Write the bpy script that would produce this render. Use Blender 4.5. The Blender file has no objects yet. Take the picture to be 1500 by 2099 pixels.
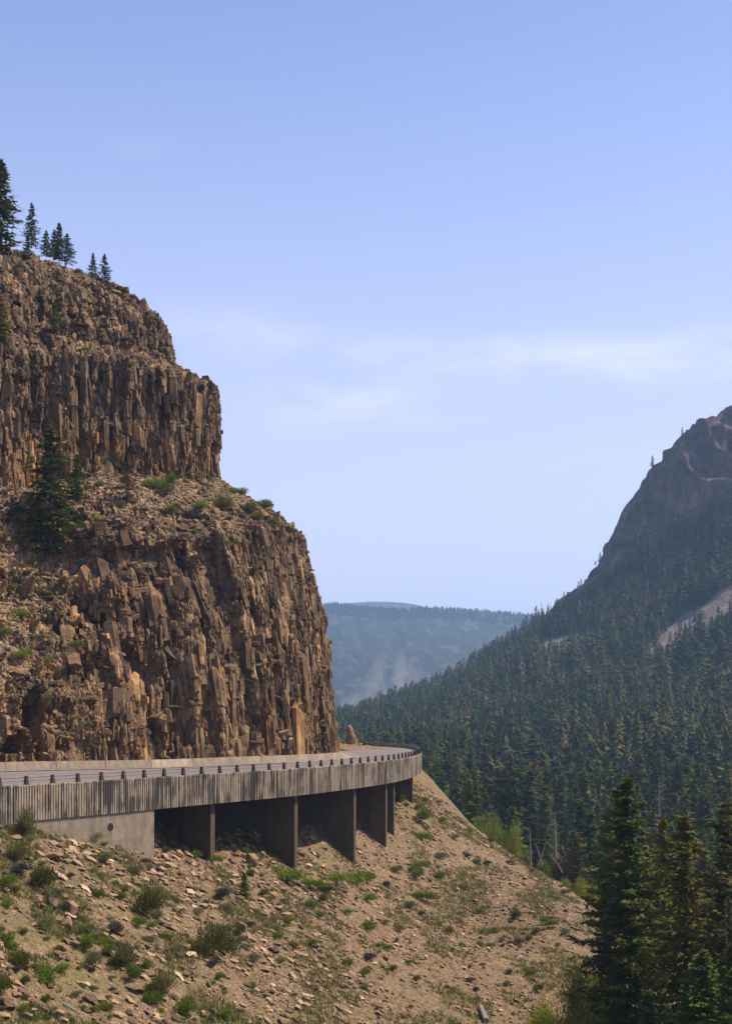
import bpy, math, random
import numpy as np
from mathutils import Vector

random.seed(7)
RS = np.random.RandomState(11)
C = bpy.context.scene.collection
S = bpy.context.scene
R = math.radians

# ------------------------------------------------------------------ camera, world, sun, exposure
F, PX0, HOR = 2800.0, 750.0, 1472.0       # focal length, centre column and horizon row, in photo pixels
cam_d = bpy.data.cameras.new('camera')
cam = bpy.data.objects.new('camera', cam_d); C.objects.link(cam)
cam.rotation_euler = (R(90), 0, 0)
cam_d.sensor_fit = 'VERTICAL'
cam_d.sensor_height = 36.0
cam_d.lens = 36.0 * F / 2099.0
cam_d.shift_y = (HOR - 1049.5) / 2099.0
cam_d.clip_start = 0.5
cam_d.clip_end = 40000
S.camera = cam
S.view_settings.view_transform = 'Standard'
S.view_settings.look = 'None'
S.view_settings.gamma = 1
S.view_settings.exposure = 0.72

SUN_EL, SUN_AZ = 56.0, 82.0               # azimuth clockwise from +Y (the view direction)
w = bpy.data.worlds.new('World'); S.world = w; w.use_nodes = True
nt = w.node_tree; nt.nodes.clear()
def N(t, ty, **kw):
    n = t.nodes.new(ty)
    for k, v in kw.items(): setattr(n, k, v)
    return n
sky = N(nt, 'ShaderNodeTexSky', sky_type='NISHITA', sun_disc=False)
sky.sun_elevation = R(SUN_EL); sky.sun_rotation = R(SUN_AZ)
sky.altitude = 2200; sky.air_density = 1.25; sky.dust_density = 2.6; sky.ozone_density = 4.5
tint = N(nt, 'ShaderNodeMix', data_type='RGBA', blend_type='MULTIPLY')
tint.inputs[0].default_value = 1.0; tint.inputs[7].default_value = (1.15, 1.03, 1.12, 1)
nt.links.new(sky.outputs[0], tint.inputs[6])
# thin streaky cirrus
tc = N(nt, 'ShaderNodeTexCoord')
sx = N(nt, 'ShaderNodeSeparateXYZ'); nt.links.new(tc.outputs['Generated'], sx.inputs[0])
def wm(op, a, b=None):
    m = N(nt, 'ShaderNodeMath', operation=op)
    for k, v in ((0, a), (1, b)):
        if v is None: continue
        if isinstance(v, (int, float)): m.inputs[k].default_value = v
        else: nt.links.new(v, m.inputs[k])
    return m.outputs[0]
hyp = wm('SQRT', wm('ADD', wm('MULTIPLY', sx.outputs[0], sx.outputs[0]), wm('MULTIPLY', sx.outputs[1], sx.outputs[1])))
azi = wm('ARCTAN2', sx.outputs[0], sx.outputs[1]); ele = wm('ARCTAN2', sx.outputs[2], hyp)
cxy = N(nt, 'ShaderNodeCombineXYZ'); nt.links.new(azi, cxy.inputs[0]); nt.links.new(ele, cxy.inputs[1])
mp = N(nt, 'ShaderNodeMapping'); mp.inputs['Scale'].default_value = (11.0, 34.0, 1.0)
nt.links.new(cxy.outputs[0], mp.inputs[0])
cn = N(nt, 'ShaderNodeTexNoise'); cn.inputs['Scale'].default_value = 1.0
cn.inputs['Detail'].default_value = 7; cn.inputs['Roughness'].default_value = .62; cn.inputs['Distortion'].default_value = .3
nt.links.new(mp.outputs[0], cn.inputs['Vector'])
cr = N(nt, 'ShaderNodeMapRange'); cr.inputs[1].default_value = .34; cr.inputs[2].default_value = .66
cr.inputs[3].default_value = 0; cr.inputs[4].default_value = 1.
nt.links.new(cn.outputs[0], cr.inputs[0])
tot = None
for px, py, wx, wy, amp in ((1250, 738, 420, 42, .55), (1430, 775, 180, 30, .40), (850, 722, 320, 26, .34), (480, 680, 170, 40, .34), (700, 815, 150, 34, .50), (620, 850, 130, 40, .28), (880, 862, 110, 16, .26), (270, 315, 60, 20, .15), (1250, 950, 350, 26, .18)):
    a0_ = math.atan((px-PX0)/F); e0_ = math.atan((HOR-py)/F)
    du = wm('DIVIDE', wm('SUBTRACT', azi, a0_), wx/F); dv = wm('DIVIDE', wm('SUBTRACT', ele, e0_), wy/F)
    g_ = wm('MULTIPLY', wm('EXPONENT', wm('MULTIPLY', wm('ADD', wm('MULTIPLY', du, du), wm('MULTIPLY', dv, dv)), -1.)), amp)
    tot = g_ if tot is None else wm('ADD', tot, g_)
tot = wm('MULTIPLY', tot, .60)
m2 = N(nt, 'ShaderNodeMath', operation='MULTIPLY', use_clamp=True); nt.links.new(tot, m2.inputs[0]); nt.links.new(cr.outputs[0], m2.inputs[1])
cm = N(nt, 'ShaderNodeMix', data_type='RGBA'); nt.links.new(m2.outputs[0], cm.inputs[0])
pal = N(nt, 'ShaderNodeMapRange', interpolation_type='SMOOTHSTEP')
pal.inputs[1].default_value = .55; pal.inputs[2].default_value = -.02; pal.inputs[3].default_value = 0; pal.inputs[4].default_value = .80
nt.links.new(sx.outputs[2], pal.inputs[0])
pm_ = N(nt, 'ShaderNodeMix', data_type='RGBA'); nt.links.new(pal.outputs[0], pm_.inputs[0])
nt.links.new(tint.outputs[2], pm_.inputs[6]); pm_.inputs[7].default_value = (5.25, 5.0, 6.6, 1)
nt.links.new(pm_.outputs[2], cm.inputs[6]); cm.inputs[7].default_value = (7.6, 7.2, 8.6, 1)
bg = N(nt, 'ShaderNodeBackground'); bg.inputs[1].default_value = 0.112
nt.links.new(cm.outputs[2], bg.inputs[0])
wo = N(nt, 'ShaderNodeOutputWorld'); nt.links.new(bg.outputs[0], wo.inputs[0])

sd = bpy.data.lights.new('sun', 'SUN'); so = bpy.data.objects.new('sun', sd); C.objects.link(so)
sd.energy = 4.8; sd.angle = R(0.53); sd.color = (1.0, .88, .70)
tosun = Vector((math.sin(R(SUN_AZ)) * math.cos(R(SUN_EL)), math.cos(R(SUN_AZ)) * math.cos(R(SUN_EL)), math.sin(R(SUN_EL))))
so.rotation_euler = tosun.to_track_quat('Z', 'Y').to_euler()
so.location = (100, 50, 200)

# ------------------------------------------------------------------ helpers: noise
def _h(ix, iy, iz=0, seed=0):
    x = (np.asarray(ix).astype(np.int64) * 374761393 + np.asarray(iy).astype(np.int64) * 668265263
         + np.asarray(iz).astype(np.int64) * 2147483647 + seed * 144665).astype(np.uint64) & np.uint64(0xffffffff)
    x = ((x ^ (x >> np.uint64(13))) * np.uint64(1274126177)) & np.uint64(0xffffffff)
    x = ((x ^ (x >> np.uint64(16))) * np.uint64(2246822519)) & np.uint64(0xffffffff)
    x = x ^ (x >> np.uint64(15))
    return x.astype(np.float64) / 4294967295.0
def vn3(x, y, z, seed=0):
    ix, iy, iz = np.floor(x), np.floor(y), np.floor(z)
    fx, fy, fz = x - ix, y - iy, z - iz
    fx = fx*fx*(3-2*fx); fy = fy*fy*(3-2*fy); fz = fz*fz*(3-2*fz)
    r = 0
    for a in (0, 1):
        for b in (0, 1):
            for c in (0, 1):
                r = r + _h(ix+a, iy+b, iz+c, seed) * (fx if a else 1-fx) * (fy if b else 1-fy) * (fz if c else 1-fz)
    return r * 2 - 1
def vn2(x, y, seed=0):
    ix, iy = np.floor(x), np.floor(y)
    fx, fy = x - ix, y - iy
    fx = fx*fx*(3-2*fx); fy = fy*fy*(3-2*fy)
    r = 0
    for a in (0, 1):
        for b in (0, 1):
            r = r + _h(ix+a, iy+b, 0, seed) * (fx if a else 1-fx) * (fy if b else 1-fy)
    return r * 2 - 1
def fbm2(x, y, o=4, seed=0):
    r = 0; a = 1; t = 0
    for i in range(o):
        r = r + a * vn2(x * 2**i + 13.7*i, y * 2**i + 5.1*i, seed + i); t += a; a *= .5
    return r / t
def fbm3(x, y, z, o=4, seed=0):
    r = 0; a = 1; t = 0
    for i in range(o):
        r = r + a * vn3(x * 2**i + 13.7*i, y * 2**i + 5.1*i, z * 2**i + 3.3*i, seed + i); t += a; a *= .5
    return r / t
def voro(x, y, seed=0, jit=.9, cheb=False):
    """cells: returns random value of nearest cell, F1, F2-F1, and the offset to its centre"""
    ix, iy = np.floor(x), np.floor(y)
    f1 = np.full(x.shape, 9.); f2 = np.full(x.shape, 9.); r = np.zeros(x.shape)
    dx1 = np.zeros(x.shape); dy1 = np.zeros(x.shape)
    for a in (-1, 0, 1):
        for b in (-1, 0, 1):
            cx = ix + a; cy = iy + b
            px = cx + .5 + jit * (_h(cx, cy, 1, seed) - .5); py = cy + .5 + jit * (_h(cx, cy, 2, seed) - .5)
            dx = x - px; dy = y - py
            d = np.maximum(np.abs(dx), np.abs(dy)) + .12*(np.abs(dx)+np.abs(dy)) if cheb else np.sqrt(dx*dx + dy*dy)
            n = d < f1
            f2 = np.where(n, f1, np.minimum(f2, d))
            r = np.where(n, _h(cx, cy, 3, seed), r); dx1 = np.where(n, dx, dx1); dy1 = np.where(n, dy, dy1)
            f1 = np.where(n, d, f1)
    return r, f1, f2 - f1, dx1, dy1
def voro3(x, y, z, seed=0, jit=.85):
    ix, iy, iz = np.floor(x), np.floor(y), np.floor(z)
    f1 = np.full(x.shape, 9.); f2 = np.full(x.shape, 9.); r = np.zeros(x.shape); ex = np.zeros(x.shape); ey = np.zeros(x.shape); ez = np.zeros(x.shape)
    for a in (-1, 0, 1):
        for b in (-1, 0, 1):
            for c in (-1, 0, 1):
                cx, cy, cz = ix+a, iy+b, iz+c; q = _h(cx, cy, cz, seed)
                q2 = (q*7919.) % 1; q3 = (q*104729.) % 1
                dx = x-cx-.5-jit*(q-.5); dy = y-cy-.5-jit*(q2-.5); dz = z-cz-.5-jit*(q3-.5)
                d = np.maximum(np.maximum(np.abs(dx), np.abs(dy)), np.abs(dz)) + .1*(np.abs(dx)+np.abs(dy)+np.abs(dz))
                n = d < f1; f2 = np.where(n, f1, np.minimum(f2, d)); f1 = np.where(n, d, f1)
                r = np.where(n, (q*15485863.) % 1, r); ex = np.where(n, dx, ex); ey = np.where(n, dy, ey); ez = np.where(n, dz, ez)
    return r, f2-f1, ex, ey, ez
def sstep(a, b, x):
    t = np.clip((x - a) / (b - a), 0, 1); return t*t*(3-2*t)
def at(px, py, d):                       # a photo pixel at a distance, as a point
    return np.array([(px - PX0) / F * d, d, (HOR - py) / F * d])
def crom(P, ts):                         # Catmull-Rom through P at parameters ts (index units)
    P = np.asarray(P, float); n = len(P)
    i = np.clip(np.floor(ts).astype(int), 0, n - 2); t = (ts - i).reshape((-1,) + (1,) * (P.ndim - 1))
    g = lambda k: P[np.clip(k, 0, n-1)]
    p0, p1, p2, p3 = g(i-1), g(i), g(i+1), g(i+2)
    p0 = np.where((i == 0).reshape(t.shape), 2*p1 - p2, p0)
    p3 = np.where((i == n-2).reshape(t.shape), 2*p2 - p1, p3)
    return .5 * (2*p1 + (p2-p0)*t + (2*p0-5*p1+4*p2-p3)*t*t + (3*p1-p0-3*p2+p3)*t**3)

# ------------------------------------------------------------------ helpers: objects
def mesh_np(name, V, Fc, mat, smooth=False, attrs=None, mats=None, midx=None):
    V = np.asarray(V, np.float32)
    me = bpy.data.meshes.new(name)
    if isinstance(Fc, np.ndarray): Fl = [Fc]
    else: Fl = [f for f in Fc if len(f)]
    nl = sum(f.size for f in Fl); nf = sum(len(f) for f in Fl)
    me.vertices.add(len(V)); me.vertices.foreach_set('co', V.ravel())
    me.loops.add(nl); me.polygons.add(nf)
    me.loops.foreach_set('vertex_index', np.concatenate([f.ravel() for f in Fl]).astype(np.int32))
    ls = []; o = 0
    for f in Fl:
        ls.append(o + np.arange(len(f)) * f.shape[1]); o += f.size
    me.polygons.foreach_set('loop_start', np.concatenate(ls).astype(np.int32))
    me.polygons.foreach_set('use_smooth', np.full(nf, smooth))
    if midx is not None: me.polygons.foreach_set('material_index', np.asarray(midx, np.int32))
    me.update(calc_edges=True)
    if attrs:
        for k, v in attrs.items():
            a = me.attributes.new(k, 'FLOAT', 'POINT'); a.data.foreach_set('value', np.asarray(v, np.float32))
    for m in (mats or [mat]): me.materials.append(m)
    return me
def link(name, me, parent=None, loc=None, rz=0, scale=None):
    o = bpy.data.objects.new(name, me); C.objects.link(o)
    if parent is not None: o.parent = parent
    if loc is not None: o.location = loc
    if rz: o.rotation_euler = (0, 0, rz)
    if scale is not None: o.scale = scale if hasattr(scale, '__len__') else (scale,)*3
    return o
def tag(o, label=None, cat=None, group=None, kind=None):
    if label: o['label'] = label
    if cat: o['category'] = cat
    if group: o['group'] = group
    if kind: o['kind'] = kind
    return o
def empty(name, loc=(0, 0, 0)):
    o = bpy.data.objects.new(name, None); C.objects.link(o); o.location = loc; o.empty_display_size = .5
    return o
def grid_faces(nr, nc):
    i = np.arange(nr-1)[:, None] * nc + np.arange(nc-1)[None, :]
    i = i.ravel()
    return np.stack([i, i+1, i+nc+1, i+nc], 1)
class MB:                                 # collects simple shapes into one mesh
    def __init__(s): s.v = []; s.f4 = []; s.f3 = []; s.n = 0
    def add(s, V, f4=(), f3=()):
        s.v.append(np.asarray(V, float))
        for f in f4: s.f4.append([k + s.n for k in f])
        for f in f3: s.f3.append([k + s.n for k in f])
        s.n += len(V)
    def hexa(s, b, t):                    # bottom quad, top quad (counter-clockwise seen from above)
        s.add(list(b) + list(t), [(3,2,1,0), (4,5,6,7), (0,1,5,4), (1,2,6,5), (2,3,7,6), (3,0,4,7)])
    def box(s, c, ax, ay, h):             # centre of base, half vectors ax ay, height
        c = np.array(c, float); ax = np.array(ax, float); ay = np.array(ay, float); z = np.array([0, 0, h])
        b = [c-ax-ay, c+ax-ay, c+ax+ay, c-ax+ay]
        s.hexa(b, [p + z for p in b])
    def tube(s, pts, rad, n=8, caps=True):
        pts = np.asarray(pts, float); m = len(pts)
        rad = np.full(m, rad) if np.isscalar(rad) else np.asarray(rad)
        tg = np.gradient(pts, axis=0); tg /= np.linalg.norm(tg, axis=1)[:, None] + 1e-9
        up = np.array([0, 0, 1.]) if abs(tg[0][2]) < .9 else np.array([1., 0, 0])
        V = []
        for k in range(m):
            a = np.cross(tg[k], up); a /= np.linalg.norm(a) + 1e-9; b = np.cross(a, tg[k])
            for q in range(n):
                th = 2*math.pi*q/n; V.append(pts[k] + rad[k]*(a*math.cos(th) + b*math.sin(th)))
        f4 = [(k*n+q, k*n+(q+1) % n, (k+1)*n+(q+1) % n, (k+1)*n+q) for k in range(m-1) for q in range(n)]
        f3 = []
        if caps:
            V.append(pts[0]); V.append(pts[-1])
            f3 = [(m*n, (q+1) % n, q) for q in range(n)] + [(m*n+1, (m-1)*n+q, (m-1)*n+(q+1) % n) for q in range(n)]
        s.add(V, f4, f3)
    def me(s, name, mat, smooth=False, attrs=None):
        fs = []
        if s.f4: fs.append(np.array(s.f4))
        if s.f3: fs.append(np.array(s.f3))
        return mesh_np(name, np.concatenate(s.v), fs, mat, smooth, attrs)

# ------------------------------------------------------------------ helpers: materials
def ramp(t, fac, stops):
    r = N(t, 'ShaderNodeValToRGB'); e = r.color_ramp.elements
    while len(e) > 1: e.remove(e[-1])
    e[0].position = stops[0][0]; e[0].color = (*stops[0][1], 1)
    for p, c in stops[1:]:
        k = e.new(p); k.color = (*c, 1)
    t.links.new(fac, r.inputs[0]); return r.outputs[0]
def noise(t, vec, scale, detail=4, rough=.55, sc=(1, 1, 1), dist=0):
    m = N(t, 'ShaderNodeMapping'); m.inputs['Scale'].default_value = sc
    t.links.new(vec, m.inputs[0])
    n = N(t, 'ShaderNodeTexNoise'); n.inputs['Scale'].default_value = scale; n.inputs['Detail'].default_value = detail
    n.inputs['Roughness'].default_value = rough; n.inputs['Distortion'].default_value = dist
    t.links.new(m.outputs[0], n.inputs['Vector']); return n.outputs[0]
def mixc(t, fac, a, b, blend='MIX'):
    m = N(t, 'ShaderNodeMix', data_type='RGBA', blend_type=blend)
    for v, k in ((fac, 0), (a, 6), (b, 7)):
        if hasattr(v, 'links') or isinstance(v, bpy.types.NodeSocket): t.links.new(v, m.inputs[k])
        elif k == 0: m.inputs[0].default_value = v
        else: m.inputs[k].default_value = (*v, 1)
    return m.outputs[2]
def mrange(t, v, a, b, c=0., d=1.):
    m = N(t, 'ShaderNodeMapRange'); m.inputs[1].default_value = a; m.inputs[2].default_value = b
    m.inputs[3].default_value = c; m.inputs[4].default_value = d
    t.links.new(v, m.inputs[0]); return m.outputs[0]
def math_(t, op, a, b=None):
    m = N(t, 'ShaderNodeMath', operation=op)
    for k, v in ((0, a), (1, b)):
        if v is None: continue
        if isinstance(v, (int, float)): m.inputs[k].default_value = v
        else: t.links.new(v, m.inputs[k])
    return m.outputs[0]
def newmat(name, rough=.9, spec=.2):
    m = bpy.data.materials.new(name); m.use_nodes = True
    t = m.node_tree; b = t.nodes['Principled BSDF']
    b.inputs['Roughness'].default_value = rough; b.inputs['Specular IOR Level'].default_value = spec
    return m, t, b
def bump(t, b, h, strength, dist):
    n = N(t, 'ShaderNodeBump'); n.inputs['Strength'].default_value = strength; n.inputs['Distance'].default_value = dist
    t.links.new(h, n.inputs['Height']); t.links.new(n.outputs[0], b.inputs['Normal'])
def objco(t): return N(t, 'ShaderNodeTexCoord').outputs['Object']
def attr(t, n): return N(t, 'ShaderNodeAttribute', attribute_name=n).outputs['Fac']

def simple_mat(name, cols, scale=3., rough=.9, spec=.2, sc=(1, 1, 1), bmp=0., bd=.02, vary=0.):
    m, t, b = newmat(name, rough, spec); co = objco(t)
    c = ramp(t, noise(t, co, scale, 5, .6, sc), [(.25 + .5*k/(max(1, len(cols)-1)), x) for k, x in enumerate(cols)])
    if vary:
        oi = N(t, 'ShaderNodeObjectInfo').outputs['Random']
        c = mixc(t, 1, c, ramp(t, oi, [(0, (1-vary,)*3), (1, (1+vary*.6, 1+vary*.5, 1+vary*.2))]), 'MULTIPLY')
    t.links.new(c, b.inputs['Base Color'])
    if bmp: bump(t, b, noise(t, co, scale*3, 6, .6), bmp, bd)
    return m

def cliff_mat():
    m, t, b = newmat('cliff_rock', .95, .12); co = objco(t)
    geo = N(t, 'ShaderNodeNewGeometry')
    sp = N(t, 'ShaderNodeSeparateXYZ'); t.links.new(geo.outputs['Normal'], sp.inputs[0])
    big = noise(t, co, .07, 4, .6)
    med = noise(t, co, .5, 6, .65, (1, 1, .45))
    c1 = ramp(t, med, [(.32, (.045, .029, .019)), (.45, (.105, .067, .041)), (.55, (.20, .130, .074)), (.64, (.31, .210, .120)), (.76, (.45, .33, .19))])
    c2 = ramp(t, med, [(.3, (.12, .064, .032)), (.45, (.25, .138, .062)), (.6, (.39, .235, .105)), (.75, (.48, .33, .17))])
    base = mixc(t, math_(t, 'MULTIPLY', attr(t, 'warm'), mrange(t, noise(t, co, .35, 4, .6, (1, 1, .3)), .40, .62)), c1, c2)
    # grey weathering on part of the faces, vertical dark varnish streaks
    base = mixc(t, mrange(t, noise(t, co, .9, 5, .7), .55, .72, 0, .45), base, (.20, .165, .135))
    base = mixc(t, mrange(t, noise(t, co, 1.3, 5, .6, (1, 1, .12)), .56, .70, 0, .55), base, (.055, .040, .033))
    base = mixc(t, mrange(t, noise(t, co, .8, 5, .6, (.18, .18, 1.6)), .54, .66, 0, .5), base, (.060, .043, .034))
    tal = ramp(t, noise(t, co, 2.2, 6, .75), [(.3, (.14, .092, .054)), (.46, (.25, .172, .102)), (.58, (.34, .242, .150)), (.72, (.46, .345, .22))])
    tal = mixc(t, 1, tal, ramp(t, attr(t, 'tone'), [(0, (.65, .62, .6)), (.45, (1, 1, 1)), (1, (1.45, 1.35, 1.2))]), 'MULTIPLY')
    tal = mixc(t, mrange(t, noise(t, co, .22, 5, .65), .52, .68, 0, .65), tal, (.125, .125, .045))
    base = mixc(t, 1, base, ramp(t, attr(t, 'tone'), [(0, (.38, .38, .40)), (.25, (.62, .62, .62)), (.45, (.88, .87, .85)), (.75, (1.0, .96, .90)), (.92, (1.35, 1.22, 1.0)), (1, (1.65, 1.50, 1.25))]), 'MULTIPLY')
    f = math_(t, 'MULTIPLY', mrange(t, sp.outputs[2], -.05, .40), mrange(t, attr(t, 'rock'), .35, .70, 1., .10))
    col = mixc(t, f, base, tal)
    t.links.new(col, b.inputs['Base Color'])
    h = math_(t, 'ADD', noise(t, co, 2.2, 8, .7, (1, 1, .6)), math_(t, 'MULTIPLY', noise(t, co, 9, 4, .6), .35))
    bump(t, b, h, .9, .25)
    return m
def scree_mat():
    m, t, b = newmat('scree', .95, .1); co = objco(t)
    v = N(t, 'ShaderNodeTexVoronoi'); v.inputs['Scale'].default_value = 3.2; t.links.new(co, v.inputs['Vector'])
    sx = N(t, 'ShaderNodeSeparateColor'); t.links.new(v.outputs['Color'], sx.inputs[0])
    c = ramp(t, sx.outputs[0], [(0, (.050, .032, .020)), (.3, (.112, .072, .039)), (.6, (.176, .116, .062)), (.85, (.25, .170, .092)), (1, (.37, .26, .155))])
    v2 = N(t, 'ShaderNodeTexVoronoi'); v2.inputs['Scale'].default_value = 8.5; t.links.new(co, v2.inputs['Vector'])
    sx2 = N(t, 'ShaderNodeSeparateColor'); t.links.new(v2.outputs['Color'], sx2.inputs[0])
    c = mixc(t, 1, c, ramp(t, sx2.outputs[1], [(0, (.45, .43, .42)), (.5, (.95, .95, .95)), (1, (1.5, 1.45, 1.35))]), 'MULTIPLY')
    c = mixc(t, .35, c, ramp(t, noise(t, co, 5, 6, .7), [(.3, (.10, .062, .044)), (.7, (.31, .205, .14))]))
    c = mixc(t, mrange(t, noise(t, co, .09, 4, .6), .42, .6, 0, .4), c, (.19, .130, .075))
    # dry and green ground cover between the stones, thicker where the slope carries soil
    g = ramp(t, noise(t, co, 3.5, 5, .7), [(.3, (.060, .062, .020)), (.55, (.145, .118, .048)), (.75, (.24, .18, .085))])
    gm = math_(t, 'MULTIPLY', mrange(t, noise(t, co, .30, 7, .72), .44, .60), attr(t, 'grass'))
    c = mixc(t, gm, c, g)
    t.links.new(c, b.inputs['Base Color'])
    h = math_(t, 'ADD', math_(t, 'MULTIPLY', v.outputs['Distance'], -.6), noise(t, co, 6, 6, .7))
    bump(t, b, h, .9, .12)
    return m
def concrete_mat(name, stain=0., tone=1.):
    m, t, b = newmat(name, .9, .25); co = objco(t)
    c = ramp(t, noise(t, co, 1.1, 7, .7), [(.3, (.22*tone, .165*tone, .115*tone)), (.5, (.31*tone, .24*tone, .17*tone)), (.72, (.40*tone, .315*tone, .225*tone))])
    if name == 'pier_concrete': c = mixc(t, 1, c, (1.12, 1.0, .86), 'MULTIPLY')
    if stain:
        s = noise(t, co, 1.0, 5, .62, (3.2, 3.2, .16))
        p = noise(t, co, .28, 3, .6)
        k = math_(t, 'ADD', math_(t, 'MULTIPLY', s, .75), math_(t, 'MULTIPLY', p, .45))
        c = mixc(t, mrange(t, k, .585, .64, 0, .92*stain), c, (.030, .027, .024))
        fine = noise(t, co, 3.0, 4, .7, (2.2, 2.2, .9))
        c = mixc(t, mrange(t, fine, .60, .70, 0, .6*stain), c, (.06, .052, .045))
        s2 = noise(t, co, 1.0, 3, .5, (6, 6, .05))
        c = mixc(t, mrange(t, s2, .52, .66, 0, .45*stain), c, (.36, .29, .20))
        # the hollows between the ribs are coloured darker, unevenly
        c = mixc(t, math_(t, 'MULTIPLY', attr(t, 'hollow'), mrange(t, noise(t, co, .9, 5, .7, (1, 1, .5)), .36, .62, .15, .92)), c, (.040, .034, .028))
    else:
        c = mixc(t, mrange(t, noise(t, co, 1.0, 5, .65, (2.4, 2.4, .12)), .50, .68, 0, .55), c, (.12*tone, .10*tone, .08*tone))
        c = mixc(t, mrange(t, noise(t, co, .5, 4, .6), .52, .62, 0, .35), c, (.42*tone, .35*tone, .27*tone))
        z_ = N(t, 'ShaderNodeSeparateXYZ'); t.links.new(co, z_.inputs[0])
        fr = math_(t, 'FRACT', math_(t, 'MULTIPLY', z_.outputs[2], .82))
        c = mixc(t, mrange(t, fr, .035, .0, 0, .45), c, (.08*tone, .068*tone, .055*tone))
    t.links.new(c, b.inputs['Base Color'])
    bump(t, b, noise(t, co, 8, 6, .65), .35, .03)
    return m
def leaf_mat(name, cols, scale=1.2, vary=.25, trans=.25):
    m, t, b = newmat(name, .75, .2); co = objco(t)
    c = ramp(t, noise(t, co, scale, 4, .7), [(.3 + .4*k/(max(1, len(cols)-1)), x) for k, x in enumerate(cols)])
    oi = N(t, 'ShaderNodeObjectInfo').outputs['Random']
    c = mixc(t, 1, c, ramp(t, oi, [(0, (1-vary, 1-vary, 1-vary)), (.5, (1, 1, 1)), (1, (1+vary, 1+vary*.7, 1))]), 'MULTIPLY')
    t.links.new(c, b.inputs['Base Color'])
    tr = N(t, 'ShaderNodeBsdfTranslucent'); t.links.new(c, tr.inputs[0])
    mx = N(t, 'ShaderNodeMixShader'); mx.inputs[0].default_value = trans
    out = t.nodes['Material Output']
    t.links.new(b.outputs[0], mx.inputs[1]); t.links.new(tr.outputs[0], mx.inputs[2]); t.links.new(mx.outputs[0], out.inputs[0])
    return m
def forest_mat(name):                     # colour per tree from an attribute
    m, t, b = newmat(name, .85, .1)
    c = ramp(t, attr(t, 'tone'), [(0, (.010, .019, .005)), (.3, (.024, .040, .007)), (.55, (.048, .061, .008)), (.75, (.080, .078, .011)), (.88, (.095, .068, .024)), (1, (.13, .098, .055))])
    c = mixc(t, 1, c, ramp(t, noise(t, objco(t), .35, 3, .7), [(.3, (.7, .7, .7)), (.7, (1.3, 1.3, 1.3))]), 'MULTIPLY')
    t.links.new(c, b.inputs['Base Color'])
    return m

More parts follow.
